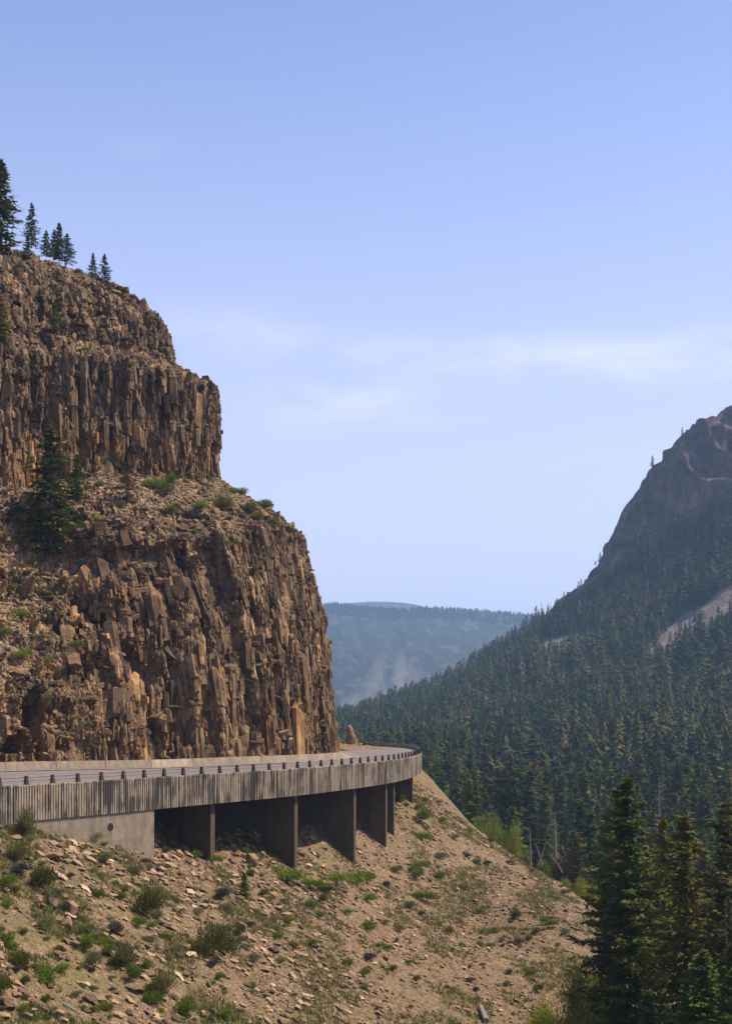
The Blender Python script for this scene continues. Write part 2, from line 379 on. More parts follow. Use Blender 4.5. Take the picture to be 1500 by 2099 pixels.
M = dict(
    cliff=cliff_mat(), scree=scree_mat(),
    rib=concrete_mat('ribbed_concrete', 1., .95), conc=concrete_mat('plain_concrete', 0, .66), conc_d=concrete_mat('pier_concrete', 0, .25), void=concrete_mat('shade_painted_concrete', 0, .10),  # under-deck and pier concrete darkened: shade of the bays put into the colour
    barrier=concrete_mat('barrier_concrete', 0, .78), barrier2=concrete_mat('new_barrier_concrete', 0, 1.1),
    hole=simple_mat('hole_dark', [(.012, .011, .01), (.03, .027, .024)], 4),
    asphalt=simple_mat('asphalt', [(.125, .100, .092), (.155, .125, .114), (.185, .15, .136)], .8, .9, .2, bmp=.2),
    shoulder=simple_mat('shoulder_gravel', [(.19, .15, .12), (.30, .24, .19)], 2.2, bmp=.4),
    paint=simple_mat('white_line_paint', [(.26, .24, .22), (.42, .39, .36)], 2.5),
    post=simple_mat('rusty_brown_steel', [(.030, .019, .016), (.050, .030, .024)], 2, .6, .4),
    rail=simple_mat('weathered_rail', [(.10, .075, .065), (.20, .165, .145)], 1.5, .5, .5),
    bark=simple_mat('bark', [(.055, .042, .033), (.12, .092, .070)], 5, sc=(1, 1, .3), bmp=.5),
    snag=simple_mat('bleached_wood', [(0.1320, 0.1200, 0.1080), (0.2520, 0.2340, 0.2100)], 4, sc=(1, 1, .3)),
    wood_y=simple_mat('yellowed_wood', [(.34, .24, .10), (.52, .40, .20)], 4),
    rock=simple_mat('boulder_rock', [(.075, .046, .030), (.14, .088, .055), (.22, .145, .092), (.31, .22, .145)], 1.1, bmp=.8, bd=.12, vary=.3),
    rock_o=simple_mat('orange_rock', [(.14, .082, .046), (.25, .155, .085), (.36, .24, .14)], 1.3, bmp=.8, bd=.1, vary=.2),
    stone=None,
    spruce=leaf_mat('spruce_needles', [(0.0318, 0.0431, 0.0049), (0.0636, 0.0785, 0.0073), (0.1269, 0.1292, 0.0110)], .8, .3),
    spruce_l=leaf_mat('sunlit_spruce_needles', [(0.0665, 0.0644, 0.0049), (0.1411, 0.1253, 0.0073), (0.2352, 0.1898, 0.0124)], .8, .2),  # brighter, yellower copy of the spruce needles, sunlight put into the colour
    spruce_g=leaf_mat('fresh_spruce_needles', [(0.0318, 0.0654, 0.0051), (0.0715, 0.1232, 0.0088), (0.1352, 0.1926, 0.0125)], .8, .2),
    pine=leaf_mat('pine_needles', [(0.0476, 0.0428, 0.0058), (0.0883, 0.0757, 0.0091), (0.1427, 0.1119, 0.0140)], .8, .3),
    dull=leaf_mat('fading_needles', [(0.0350, 0.0315, 0.0196), (0.0595, 0.0504, 0.0315), (0.0805, 0.0644, 0.0420)], .8, .2),
    sage=leaf_mat('sage_leaves', [(0.0880, 0.0960, 0.0360), (0.1520, 0.1560, 0.0600), (0.2160, 0.2120, 0.0960)], 3, .2),
    green=leaf_mat('green_bush_leaves', [(0.0539, 0.0833, 0.0086), (0.1225, 0.1666, 0.0143), (0.2059, 0.2456, 0.0251)], 3, .2),
    olive=leaf_mat('olive_bush_leaves', [(0.0525, 0.0578, 0.0126), (0.1103, 0.1103, 0.0210), (0.1785, 0.1627, 0.0336)], 3, .25),
    greyb=leaf_mat('dry_brush_twigs', [(0.0600, 0.0480, 0.0416), (0.1000, 0.0840, 0.0720), (0.1440, 0.1200, 0.1000)], 3, .2, .1),
    willow=leaf_mat('willow_leaves', [(0.1361, 0.1512, 0.0151), (0.2570, 0.2797, 0.0272), (0.3931, 0.3931, 0.0529)], 1.5, .2),
    grass=leaf_mat('dry_grass', [(0.0640, 0.0840, 0.0144), (0.1360, 0.1320, 0.0360), (0.2720, 0.2240, 0.0960)], .35, .2),
    forest=forest_mat('forest_needles'),
)

def hill_mat(kind):
    m, t, b = newmat(kind, .95, .1); co = objco(t)
    if kind == 'hillside_ground':
        rockc = ramp(t, noise(t, co, .06, 8, .75, (1, 1, .4)), [(.32, (.020, .013, .012)), (.46, (.085, .052, .044)), (.56, (.17, .108, .090)), (.68, (.26, .175, .145))])
        floor = ramp(t, noise(t, co, .04, 6, .7), [(.35, (.040, .050, .022)), (.55, (.075, .085, .034)), (.7, (.15, .125, .07))])
        tal = ramp(t, noise(t, co, .12, 6, .7, (1, 1, .4)), [(.3, (.14, .11, .10)), (.7, (.27, .225, .20))])
        rockc = mixc(t, mrange(t, noise(t, co, .16, 6, .7, (1, 1, .22)), .48, .62, 0, .7), rockc, (.035, .026, .024))
        c = mixc(t, attr(t, 'rock'), floor, rockc)
        c = mixc(t, attr(t, 'talus'), c, tal)
        bump(t, b, noise(t, co, .07, 8, .7, (1, 1, .5)), 1., 9.)
    elif kind == 'far_mountain_ground':
        tree = mrange(t, noise(t, co, .028, 9, .8, (1, .22, 1)), .36, .50)
        bare = noise(t, co, .016, 7, .75, (1.6, .10, .2), .3)
        c = mixc(t, tree, (.095, .090, .068), (.010, .016, .010))
        c = mixc(t, math_(t, 'MULTIPLY', mrange(t, bare, .40, .56), attr(t, 'low')), c, (.21, .175, .14))
        bump(t, b, noise(t, co, .02, 8, .75), .8, 12.)
    else:
        c = ramp(t, noise(t, co, .004, 5), [(.3, (.05, .06, .04)), (.7, (.12, .12, .08))])
    t.links.new(c, b.inputs['Base Color']); return m
M['hill'] = hill_mat('hillside_ground'); M['far'] = hill_mat('far_mountain_ground'); M['plain'] = hill_mat('plain_ground')
def stones_mat():
    m, t, b = newmat('loose_stones', .95, .1)
    c = ramp(t, attr(t, 'tone'), [(0, (.060, .039, .027)), (.3, (.125, .080, .051)), (.6, (.195, .128, .080)), (.85, (.29, .19, .115)), (.95, (.34, .23, .135)), (1, (.44, .32, .21))])
    t.links.new(c, b.inputs['Base Color']); return m
M['stone'] = stones_mat()

# ------------------------------------------------------------------ the near ground (thin-plate surface through measured points)
GP = [  # (px, py, distance)
    (0,1706,107),(150,1740,113),(318,1772,124),(437,1792,132),(608,1812,146),(728,1794,163),(792,1756,176),(808,1708,184),(845,1654,199),
    (862,1615,235),(1030,1740,215),(1130,1800,195),(1190,1850,175),(1200,1900,160),(1165,2005,143),(1090,2099,129),
    (0,2099,76),(300,2099,86),(500,2099,95),(800,2099,112),(0,1900,89),(200,1900,99),(400,1900,111),(600,1950,120),(800,1900,147),
    (1000,1900,163),(900,2000,135),(1000,1800,186),(900,1700,196),(700,1850,148)]
gp = [at(*p) for p in GP]
gp += [np.array(p, float) for p in [
    (0,0,-5),(0,22,-15),(-14,45,-15),(2,50,-22),(18,60,-28),(-45,60,-7),(-34,84,-8.4),(-42,100,-6.8),(-36,128,-7.8),(-23,143,-10.4),(-14,155,-11.8),(-7,170,-12),
    (-3,187,-9.5),(-4,205,-7),(-1,235,-6.4),(-4,262,-6.3),(-8,285,-6.3),(-3,291,-6.6),(4.5,266,-6.8),(8,252,-7.6),(13,262,-14),(5,288,-14),
    (34,205,-30),(36,175,-31),(33,150,-31),(27,125,-31.5),(24,100,-31.5),(45,190,-35),(45,130,-33),(60,160,-36),(60,80,-33),(40,40,-30),(90,120,-36),(90,220,-40),
    (30,260,-34),(15,310,-34),(60,300,-42),(-60,130,-7),(-55,180,-7),(-40,250,-7),(-20,320,-12),(-60,20,-6),(60,10,-20),(140,50,-34),(140,250,-40),(140,330,-42)]]
gp = np.array(gp)
def _phi(r2): return .5 * r2 * np.log(r2 + 1e-6)
_n = len(gp); sc = 100.
_X = gp[:, :2] / sc
_K = _phi(((_X[:, None] - _X[None])**2).sum(-1)) + np.eye(_n) * 1e-6
_A = np.zeros((_n+3, _n+3)); _A[:_n, :_n] = _K; _A[:_n, _n] = 1; _A[:_n, _n+1:] = _X; _A[_n:, :_n] = _A[:_n, _n:].T
_W = np.linalg.solve(_A, np.concatenate([gp[:, 2], np.zeros(3)]))
def ground(x, y):
    x = np.asarray(x, float) / sc; y = np.asarray(y, float) / sc
    r = _W[_n] + _W[_n+1]*x + _W[_n+2]*y
    for k in range(_n): r = r + _W[k] * _phi((x-_X[k, 0])**2 + (y-_X[k, 1])**2)
    return r
def ground_d(x, y):                       # with the relief of the mesh
    x = np.asarray(x, float); y = np.asarray(y, float)
    # rills run down the slope (towards +x, slightly towards the camera)
    a = x*.35 + y*.94; b = x*.94 - y*.35
    z = ground(x, y) + .38*fbm2(a/5., b/16., 4, 3) + .22*fbm2(x/1.7, y/1.7, 4, 9)
    r, f1, e, dx, dy = voro(x/.8, y/.8, 5)
    z = z + .16*(r**2)*sstep(.02, .25, e)
    r2, f1, e, dx, dy = voro(x/2.6+4, y/2.6, 8)
    z = z + .5*(1-.7*sstep(-12, 6, x))*np.clip(r2-.62, 0, 1)*sstep(.0, .3, e)*sstep(-.1, .4, fbm2(x/14, y/14, 3, 21))*2
    return z - .18
def axis(lo, a, b, hi, step, g=1.25):
    m = list(np.arange(a, b, step)); s = step; v = a
    L = []
    while v > lo: s = min(s*g, 8); v -= s; L.append(v)
    s = step; v = m[-1]; Rr = []
    while v < hi: s = min(s*g, 8); v += s; Rr.append(v)
    return np.array(L[::-1] + m + Rr)
gx = axis(-75, -36, 34, 150, .19); gy = axis(-25, 66, 250, 335, .22)
GX, GY = np.meshgrid(gx, gy)
GZ = ground_d(GX, GY)
gv = np.stack([GX, GY, GZ], -1).reshape(-1, 3)
grass = np.clip(.35 + .75*sstep(-2, -30, GX + (GY-110)*.22) + .5*fbm2(GX/9, GY/9, 3, 31), .10, 1).ravel()
gme = mesh_np('ground', gv, grid_faces(len(gy), len(gx)), M['scree'], False, {'grass': grass})
tag(link('ground', gme), kind='structure')
def hit(px, py, d0=60, d1=330):           # where the view ray through a photo pixel meets the near ground
    d = np.arange(d0, d1, .25); x = (px-PX0)/F*d; z = (HOR-py)/F*d
    g = ground(x, d)
    k = np.nonzero(z < g)[0]
    if len(k) == 0: return None
    d = np.linspace(d[max(k[0]-1, 0)] - .5, d[k[0]] + .8, 60); x = (px-PX0)/F*d; z = (HOR-py)/F*d
    g = ground_d(x, d); kk = np.nonzero(z < g)[0]; k2 = kk[0] if len(kk) else 30
    return np.array([x[k2], d[k2], float(g[k2])])

# ------------------------------------------------------------------ the left cliff
Lv = [  # per level: list of (px, py, d) for 8 columns; the first is off the frame
    [(-400,None,112),(0,None,138),(150,None,145),(300,None,152),(430,None,158),(550,None,167),(635,None,178),(685,None,192)],
    [(-400,1420,118),(0,1425,142),(150,1425,149),(290,1405,155),(415,1400,160),(540,1400,169),(622,1400,179.5),(667,1400,193)],
    [(-400,1260,128),(0,1260,152),(130,1260,159),(270,1260,159),(400,1260,163),(520,1260,171.5),(605,1260,181),(657,1260,194)],
    [(-400,1140,134),(0,1140,160),(120,1130,168),(240,1095,163),(350,1090,167),(470,1085,174),(570,1080,183.5),(614,1092,196)],
    [(-400,1050,138),(0,1060,164),(110,1050,173),(220,1042,173),(320,1038,176),(430,1032,181),(520,1030,189),(560,1042,199)],
    [(-400,980,142),(0,995,168),(100,978,178),(190,962,183),(270,965,187),(340,975,191),(400,982,197),(445,970,204)],
    [(-400,690,145),(0,712,170),(100,722,180),(190,730,184.5),(260,742,188),(330,760,192),(390,775,198.5),(441,788,205)],
    [(-400,650,149),(0,680,174),(90,690,184),(170,700,189),(230,712,193),(280,725,198),(325,735,203),(362,748,208)],
    [(-400,560,153),(0,600,177),(80,610,187),(160,620,192),(220,630,196),(265,640,200),(303,652,205),(335,668,209)],
    [(-400,450,160),(0,540,181),(70,550,190),(130,560,195),(180,572,199),(215,584,203),(258,600,207),(308,628,210)],
    [(-400,400,175),(0,494,194),(60,514,201),(110,533,204),(150,548,206),(190,564,208.5),(226,578,210.5),(262,602,212)]]
ctrl = np.zeros((len(Lv)+1, 11, 3))
for i, L in enumerate(Lv):
    for j, (px, py, d) in enumerate(L):
        if py is None: ctrl[i, j] = ((px-PX0)/F*d, d, -7.5)
        else: ctrl[i, j] = at(px, py, d)
    for j, off in ((8, (-1.5, 12)), (9, (-7, 45)), (10, (-22, 95))):
        ctrl[i, j] = ctrl[i, 7] + np.array([off[0], off[1], 0])
ctrl[-1] = ctrl[-2] + np.array([-14, 55, -1.0])
rockw = np.array([[.8,.30,.22,.15,.12,1,.30,.95,.8,.3,.1]]*2 + [[.7,.35,.30,.3,.15,1,.30,.95,.8,.3,.1]] + [[1,1,.95,.30,.10,1,.30,.95,.8,.3,.1]]*8)  # [col, interval]
nu = [50, 175, 145, 120, 110, 100, 95, 60, 60, 12]
us = np.concatenate([np.linspace(k, k+1, n, endpoint=False) for k, n in enumerate(nu)] + [[10.]])
nv = [60, 75, 62, 36, 44, 95, 36, 46, 42, 40, 8]
vs = np.concatenate([np.linspace(k, k+1, n, endpoint=False) for k, n in enumerate(nv)] + [[11.]])
Pu = crom(ctrl.transpose(1, 0, 2), us)                # [u, level, 3]
iv = np.clip(np.floor(vs).astype(int), 0, 10); tv = (vs - iv)
# straight between levels, with softened edges
tv2 = tv
P = Pu[:, iv] * (1-tv2)[None, :, None] + Pu[:, iv+1] * tv2[None, :, None]
P = P.transpose(1, 0, 2)                              # [v, u, 3]
for _ in range(6):
    Q = P.copy(); Q[1:-1] = .25*P[:-2] + .5*P[1:-1] + .25*P[2:]; P = Q
arc = np.concatenate([[0], np.cumsum(np.linalg.norm(np.diff(P[200], axis=0), axis=1))])
A = np.broadcast_to(arc[None, :], P.shape[:2]); Z = P[..., 2]
B = np.concatenate([np.zeros((1, P.shape[1])), np.cumsum(np.linalg.norm(np.diff(P, axis=0), axis=2), axis=0)])
gu = np.gradient(P, axis=1); gvv = np.gradient(P, axis=0)
Nn = np.cross(gu, gvv); Nn /= np.linalg.norm(Nn, axis=2)[..., None] + 1e-9
def boxb(a, n, ax):
    for _ in range(n):
        b = a.copy()
        if ax == 0: b[1:-1] = (a[:-2] + a[1:-1] + a[2:]) / 3
        else: b[:, 1:-1] = (a[:, :-2] + a[:, 1:-1] + a[:, 2:]) / 3
        a = b
    return a
Nn = boxb(boxb(Nn, 10, 0), 10, 1); Nn /= np.linalg.norm(Nn, axis=2)[..., None] + 1e-9
ucol = np.clip(us, 0, 9.99); ci = np.floor(ucol).astype(int); ct = ucol - ci
RW = rockw[np.minimum(ci, 10)] * (1-ct)[:, None] + rockw[np.minimum(ci+1, 10)] * ct[:, None]   # [u, interval]
W = RW[:, iv].T.copy(); W = boxb(W, 5, 0)
W = np.clip(W + .45*fbm2(A/6., Z/5., 4, 40)*(1 - np.abs(2*W-1))**.5 * 1.2, 0, 1)
PXp = PX0 + F*P[..., 0]/P[..., 1]; PYp = HOR - F*P[..., 2]/P[..., 1]
# relief
wa = A + 1.6*fbm2(A/13, B/22, 3, 50) + .10*fbm2(A/1.2, B/2, 2, 51)
wz = B + 1.6*fbm2(A/11, B/11, 3, 52) + .10*fbm2(A/1.2, B/1.2, 2, 53)
D = np.zeros(P.shape[:2])
low = sstep(36, 30, Z)                                # the lower tier: longer, bolder buttresses
def blocks(sa, sz, amp, seed, crack=.35, cw=.10, tilt=1.0):
    r, f1, e, dx, dy = voro(wa/sa + seed*.37, wz/sz, seed, .85, True)
    tx = _h(np.floor(r*9970), np.floor(r*3310), 5, seed)*2 - 1; ty = _h(np.floor(r*9970), np.floor(r*3310), 6, seed)*2 - 1
    return amp*((r-.5) + tilt*(tx*dx + .45*ty*dy)) - amp*crack*1.5*(1-sstep(0, cw, e))
R1 = blocks(4.6, 46, 3.0, 1, .5, .16) + blocks(2.0, 17, 1.5, 2, .5, .16)
def b3(h, v, amp, seed, crack=.4, tilt=1.3):
    # axes turned into the strike of the face
    xx = P[..., 0]*.46 + P[..., 1]*.89; yy = P[..., 0]*.89 - P[..., 1]*.46
    r, e, dx, dy, dz = voro3(xx/h + .25*vn3(xx, yy, Z, seed), yy/h, Z/v + .15*vn3(xx*.7, yy, Z, seed+1), seed)
    t1 = (r*577.) % 1*2-1; t2 = (r*1327.) % 1*2-1
    return amp*((r-.5) + tilt*(t1*dx + .6*t2*dz)) - amp*crack*(1-sstep(0, .1, e))
print('b3'); F1_ = b3(1.15, 1.7, .62, 401); F2_ = b3(.52, .55, .36, 402)
R2 = blocks(3.4, 6, 1.7, 11) + blocks(1.7, 2.6, 1.1, 12)
R1u = blocks(3.0, 14, 1.8, 21) + blocks(1.5, 6, 1.2, 22) + blocks(.8, 2.6, .5, 23)
upper = sstep(51, 54, Z)
rock = R1*low + (1-low)*(R1u*(1-upper) + R2*upper)
# bedding: thin projecting beds
bz = Z + 1.1*fbm2(A/14, Z/3, 3, 60)
sawt = bz/1.5 - np.floor(bz/1.5)
bed = .75*(sawt**2) * sstep(-.15, .35, fbm2(A/20, Z/7, 3, 61))
tw = W
nose = sstep(5.2, 6.8, us)[None, :]
leftrub = sstep(3.6, 2.2, np.broadcast_to(us[None, :], A.shape) - .0*Z + .6*fbm2(A/9, B/9, 3, 36)) * low * sstep(4.9, 4.2, np.broadcast_to(vs[:, None], A.shape))
rock = rock*(1-.72*leftrub)
rub = blocks(3.2, 1.9, .8, 30, .3) + .9*fbm2(A/5, B/4, 4, 34)
oc = sstep(.05, .30, fbm2(A/8, B/5, 3, 35))
D = rock*tw + .4*bed*tw + rub*(1-tw)*(.3 + .3*leftrub) + leftrub*(1.3*R2*oc) + (F1_*.55 + F2_*.8)*(.35 + .65*np.clip(tw + .75*leftrub*oc, 0, 1))
D *= .35 + .65*sstep(-8, -4.5, Z)
# big outcrop ribs on the lower left, a smooth scar left by a rock fall, an undercut below the ledge
D += leftrub*2.2*fbm2((A+B*.9)/6, (B-A*.15)/13, 3, 70)
def inpoly(X, Y, poly, soft):
    n = len(poly); s = np.full(X.shape, 1e9); cx = sum(p[0] for p in poly)/n; cy = sum(p[1] for p in poly)/n
    for k in range(n):
        x1, y1 = poly[k]; x2, y2 = poly[(k+1) % n]; L = math.hypot(x2-x1, y2-y1)
        nx, ny = (y2-y1)/L, -(x2-x1)/L
        if (cx-x1)*nx + (cy-y1)*ny < 0: nx, ny = -nx, -ny
        s = np.minimum(s, (X-x1)*nx + (Y-y1)*ny)
    return sstep(0, soft, s)
wob = 8*fbm2(A/2.5, Z/2.5, 3, 75)
sc1 = inpoly(PXp+wob, PYp+wob, [(228,1305),(300,1312),(392,1385),(372,1450),(318,1462),(262,1400)], 5)
D = D*(1-.75*sc1) - 3.0*sc1 + sc1*(.25*fbm2(A/1.4, Z/2.6, 4, 76) + .9*(PXp-310)/80)
sc2 = inpoly(PXp+wob, PYp+wob*.4, [(175,1108),(405,1100),(410,1175),(330,1215),(190,1185)], 4)
D = D - 1.7*sc2*sstep(1225, 1110, PYp)
sc3 = inpoly(PXp+wob*.4, PYp+wob*.3, [(12,1512),(30,1496),(52,1512),(60,1545),(14,1548)], 5)
D -= 3.2*sc3
D = D*(1-.35*nose) - .35*nose - .3
P2 = P + Nn * D[..., None]
P2[..., :] += .07*np.stack([fbm3(P[..., 0]*1.5, P[..., 1]*1.5, P[..., 2]*1.5, 2, 80+k) for k in range(3)], -1)
warm = np.clip(sstep(15, -3, Z)*.5 + sc1*1. + leftrub*.5 + (sstep(5.0, 5.06, vs)*sstep(5.5, 5.22, vs))[:, None]*1.0
               + .25*sstep(30, 10, Z), 0, 1)
cv = P2.reshape(-1, 3)
# broken blocks and columns standing out of the face, sharp-edged
T1 = np.gradient(P2, axis=1); T2 = np.gradient(P2, axis=0)
T1b = np.gradient(P, axis=1); T2b = np.gradient(P, axis=0); T1b /= np.linalg.norm(T1b, axis=2)[..., None]+1e-9; T2b /= np.linalg.norm(T2b, axis=2)[..., None]+1e-9
ar = np.linalg.norm(np.cross(np.gradient(P, axis=1), np.gradient(P, axis=0)), axis=2)
UU = np.broadcast_to(us[None, :], ar.shape); VV = np.broadcast_to(vs[:, None], ar.shape)
rc = W*(1-.0*leftrub)
BV, BF, BT, BW, BR = [], [], [], [], []; boff = 0
def bat(v0): return B[np.argmin(np.abs(vs-v0))]                   # length along the face at a level
_top = np.where(VV < 3.0, bat(3.0)[None], np.where((VV >= 5) & (VV < 6), bat(6.0)[None], B+50)).ravel(); _topd = _top - B.ravel()
_botd = np.where((VV >= 5) & (VV < 6), B-bat(5.0)[None], B+50).ravel()
def put_blocks(dens, n, wr, hr, dr, sides, lean, push, rv, seed, chamf=.12):
    global boff
    rs = np.random.RandomState(seed); p_ = (ar*dens*((UU > .45) & (UU < 8.8))).ravel(); p_ = p_/p_.sum()
    idx = rs.choice(len(p_), n, p=p_); c = P2.reshape(-1, 3)[idx]; nn_ = Nn.reshape(-1, 3)[idx]; tv_ = T2b.reshape(-1, 3)[idx]
    up = unit_(tv_*lean + np.array([0, 0, 1.])*(1-lean) + rs.normal(size=(n, 3))*.07)
    hz = unit_(nn_ - up*(nn_*up).sum(1)[:, None]); sd = np.cross(up, hz)
    w_ = rs.uniform(wr[0], wr[1], n)**1.; w_ = wr[0]+(wr[1]-wr[0])*rs.rand(n)**2.0; h_ = np.minimum(hr[0]+(hr[1]-hr[0])*rs.rand(n)**1.8, 2*np.minimum(_topd[idx], _botd[idx]+1.)+.45); d_ = w_*rs.uniform(dr[0], dr[1], n)
    ang0 = rs.rand(n)*6.283; m_ = sides
    ang = ang0[:, None] + 2*math.pi*np.arange(m_)[None]/m_ + rs.uniform(-.35, .35, (n, m_))*(4./m_)
    rad = rs.uniform(.8, 1.15, (n, m_))
    cx_ = np.cos(ang)*rad*(w_*.5)[:, None]; cy_ = np.sin(ang)*rad*(d_*.5)[:, None]
    tl = rs.normal(size=(n, 2))*.35
    L = []
    for z_, sc_ in ((-.5, rs.uniform(.75, 1., (n, 1))), (.5-chamf, rs.uniform(.85, 1.08, (n, 1))), (.5, rs.uniform(.35, .85, (n, 1)))):
        zz_ = z_*h_[:, None] + (cx_*tl[:, :1] + cy_*tl[:, 1:])*(1 if z_ > 0 else .6)*.8
        L.append(c[:, None] + sd[:, None]*(cx_*sc_)[..., None] + hz[:, None]*(cy_*sc_ + (push*w_)[:, None])[..., None] + up[:, None]*zz_[..., None])
    V_ = np.stack(L, 1).reshape(n, -1, 3)      # n, 3*m
    f = []
    for l_ in range(2):
        for q in range(m_):
            a, b = l_*m_+q, l_*m_+(q+1) % m_; f += [(a, b, b+m_), (a, b+m_, a+m_)]
    for q in range(1, m_-1): f += [(2*m_, 2*m_+q, 2*m_+q+1), (0, q+1, q)]
    f = np.array(f); BV.append(V_.reshape(-1, 3)); BF.append((f[None] + (np.arange(n)*3*m_)[:, None, None]).reshape(-1, 3) + boff); boff += n*3*m_
    BT.append(np.repeat(rs.rand(n), 3*m_)); BW.append(np.repeat(warm.ravel()[idx], 3*m_)); BR.append(np.repeat(np.full(n, rv) if rv >= 0 else W.ravel()[idx], 3*m_))
def unit_(a): return a/(np.linalg.norm(a, axis=-1)[..., None]+1e-9)
vb = lambda a, b: ((VV >= a) & (VV < b)).astype(float)
colz = (vb(0, 2.95)*sstep(1.8, 2.8, UU) + vb(5, 6))*sstep(.35, .7, W)*(1-.8*sc1)
put_blocks(colz*(1-vb(5, 6)*.6), 130, (2.2, 4.6), (2.5, 8), (.45, .7), 5, .9, -.20, 1., 1008, .1)
put_blocks(colz, 900, (.8, 1.9), (2, 8), (.8, 1.2), 5, .9, -.25, 1., 1001, .08)
put_blocks(colz, 9500, (.35, 1.1), (.5, 3.2), (.8, 1.2), 5, .88, -.14, 1., 1002, .12)
put_blocks(colz, 30000, (.18, .55), (.22, 1.5), (.8, 1.2), 5, .8, .03, 1., 1003, .2)
blk = (vb(6.6, 9.3) + .5*vb(5.8, 6.6) + .22*vb(0, 4)*leftrub*oc + .5*vb(2.9, 3.6))*(1-.8*sc1)
put_blocks(blk, 1500, (.8, 2.3), (.7, 2.3), (.6, 1.0), 5, .4, -.15, 1., 1004, .15)
put_blocks(blk, 14000, (.35, 1.1), (.3, 1.2), (.7, 1.1), 5, .3, .0, 1., 1005, .2)
slab = vb(2.5, 4.0) + .22*vb(0, 3)*leftrub + .30*vb(0, 9)*sstep(1.5, 3, UU) + .6*sc2
put_blocks(slab*(1-.7*sc1), 4200, (1.0, 3.6), (.18, .6), (.5, .9), 6, .0, -.22, .8, 1006, .2)
tall = vb(3, 5) + vb(6, 7)*.7 + vb(9, 11)*.6 + vb(0, 3.2)*leftrub*1.1
put_blocks(tall*(1.05-W), 34000, (.14, .62), (.10, .42), (.7, 1.2), 5, .1, .02, -1, 1007, .3)
nb_ = len(cv)
allv = np.concatenate([cv] + BV)
cme = mesh_np('cliff', allv, [grid_faces(len(vs), len(us)), np.concatenate(BF) + nb_], M['cliff'], False,
              {'rock': np.concatenate([W.ravel()] + BR), 'warm': np.concatenate([warm.ravel()] + BW), 'tone': np.concatenate([np.full(nb_, .45)] + BT)})
tag(link('cliff', cme), kind='structure')
_cpx = PX0 + F*cv[:, 0]/cv[:, 1]; _cpy = HOR - F*cv[:, 2]/cv[:, 1]
def cliff_at(px, py):
    for r in (2.5, 5, 10, 20):
        k = np.nonzero((np.abs(_cpx-px) < r) & (np.abs(_cpy-py) < r))[0]
        if len(k):
            return cv[k[np.argmin(cv[k, 1])]].copy()
    return None

# ------------------------------------------------------------------ the valley and the right-hand mountain
hx = np.array([450,600,700,770,830,900,1000,1100,1150,1220,1250,1270,1320,1370,1400,1450,1500,1580,1700,1900], float)
skyl = np.interp(hx, [450,600,690,770,830,900,1000,1100,1150,1190,1222,1250,1270,1300,1320,1345,1372,1385,1400,1440,1470,1500,1580,1700,1900],
                 [1500,1490,1482,1450,1430,1408,1352,1285,1240,1200,1172,1130,1085,1040,985,945,900,880,868,850,838,832,822,815,830])
skyd = np.interp(hx, [450,700,900,1100,1250,1400,1900], [1500,1400,1330,1290,1240,1190,1180])
rows = []
def hrow(ys, ds, xs=None):
    y = np.interp(hx, *ys); d = np.interp(hx, *ds); return np.stack([(hx-PX0)/F*d, d, (HOR-y)/F*d], 1)
for d, z in ((180, -46), (300, -44), (420, -43)):
    rows.append(np.stack([(hx-PX0)/F*d, np.full(len(hx), float(d)), np.full(len(hx), float(z))], 1))
rows.append(hrow(([450,900,1500,1900],[1622,1612,1570,1540]), ([450,1900],[600,590])))
rows.append(hrow(([450,700,900,1100,1300,1500,1900],[1545,1540,1515,1485,1460,1425,1370]), ([450,1000,1900],[880,840,780])))
def blend(f, dd):                          # fraction of the way from the last row up to the skyline
    return f, dd
base = rows[-1]; sk = np.stack([(hx-PX0)/F*skyd, skyd, (HOR-skyl)/F*skyd], 1)
mid1 = hrow(([450,700,900,1000,1100,1200,1300,1400,1500,1900],[1515,1505,1460,1415,1370,1350,1330,1295,1245,1120]), ([450,1100,1500,1900],[1150,1030,960,940]))
mid2 = hrow(([450,700,900,1000,1100,1200,1300,1400,1500,1900],[1502,1492,1430,1378,1315,1262,1225,1170,1105,960]), ([450,1100,1500,1900],[1300,1190,1080,1060]))
cb = hrow(([450,700,900,1000,1100,1200,1250,1300,1400,1500,1900],[1500,1486,1416,1362,1296,1225,1190,1150,1075,1010,880]), ([450,1100,1250,1500,1900],[1370,1250,1190,1120,1120]))
for r_ in (mid1, mid2, cb):                # never above the skyline
    yy = HOR - F*r_[:, 2]/r_[:, 1]; yy = np.maximum(yy, skyl + 6); r_[:, 2] = (HOR-yy)/F*r_[:, 1]
rows += [mid1, mid2, cb, sk, sk + np.array([0, 160, -45]), sk + np.array([0, 700, -330])]
rows = np.array(rows); rows[-1][:, 2] = np.maximum(rows[-1][:, 2], -60)
hu = np.concatenate([np.linspace(k, k+1, 16, endpoint=False) for k in range(len(hx)-1)] + [[len(hx)-1.]])
hn = [14, 14, 24, 30, 34, 30, 26, 50, 16, 8]
hv = np.concatenate([np.linspace(k, k+1, n, endpoint=False) for k, n in enumerate(hn)] + [[len(hn)*1.]])
Hu = crom(rows.transpose(1, 0, 2), hu)
iv2 = np.clip(np.floor(hv).astype(int), 0, len(hn)-1); tt = hv - iv2
H = (Hu[:, iv2]*(1-tt)[None, :, None] + Hu[:, iv2+1]*tt[None, :, None]).transpose(1, 0, 2)
for _ in range(4):
    Q = H.copy(); Q[1:-1] = .25*H[:-2] + .5*H[1:-1] + .25*H[2:]; H = Q
hpx = PX0 + F*H[..., 0]/H[..., 1]; hpy = HOR - F*H[..., 2]/H[..., 1]
hrock = (sstep(6.75, 7.15, hv + 0*hv)[:, None] * sstep(1080, 1180, hpx))
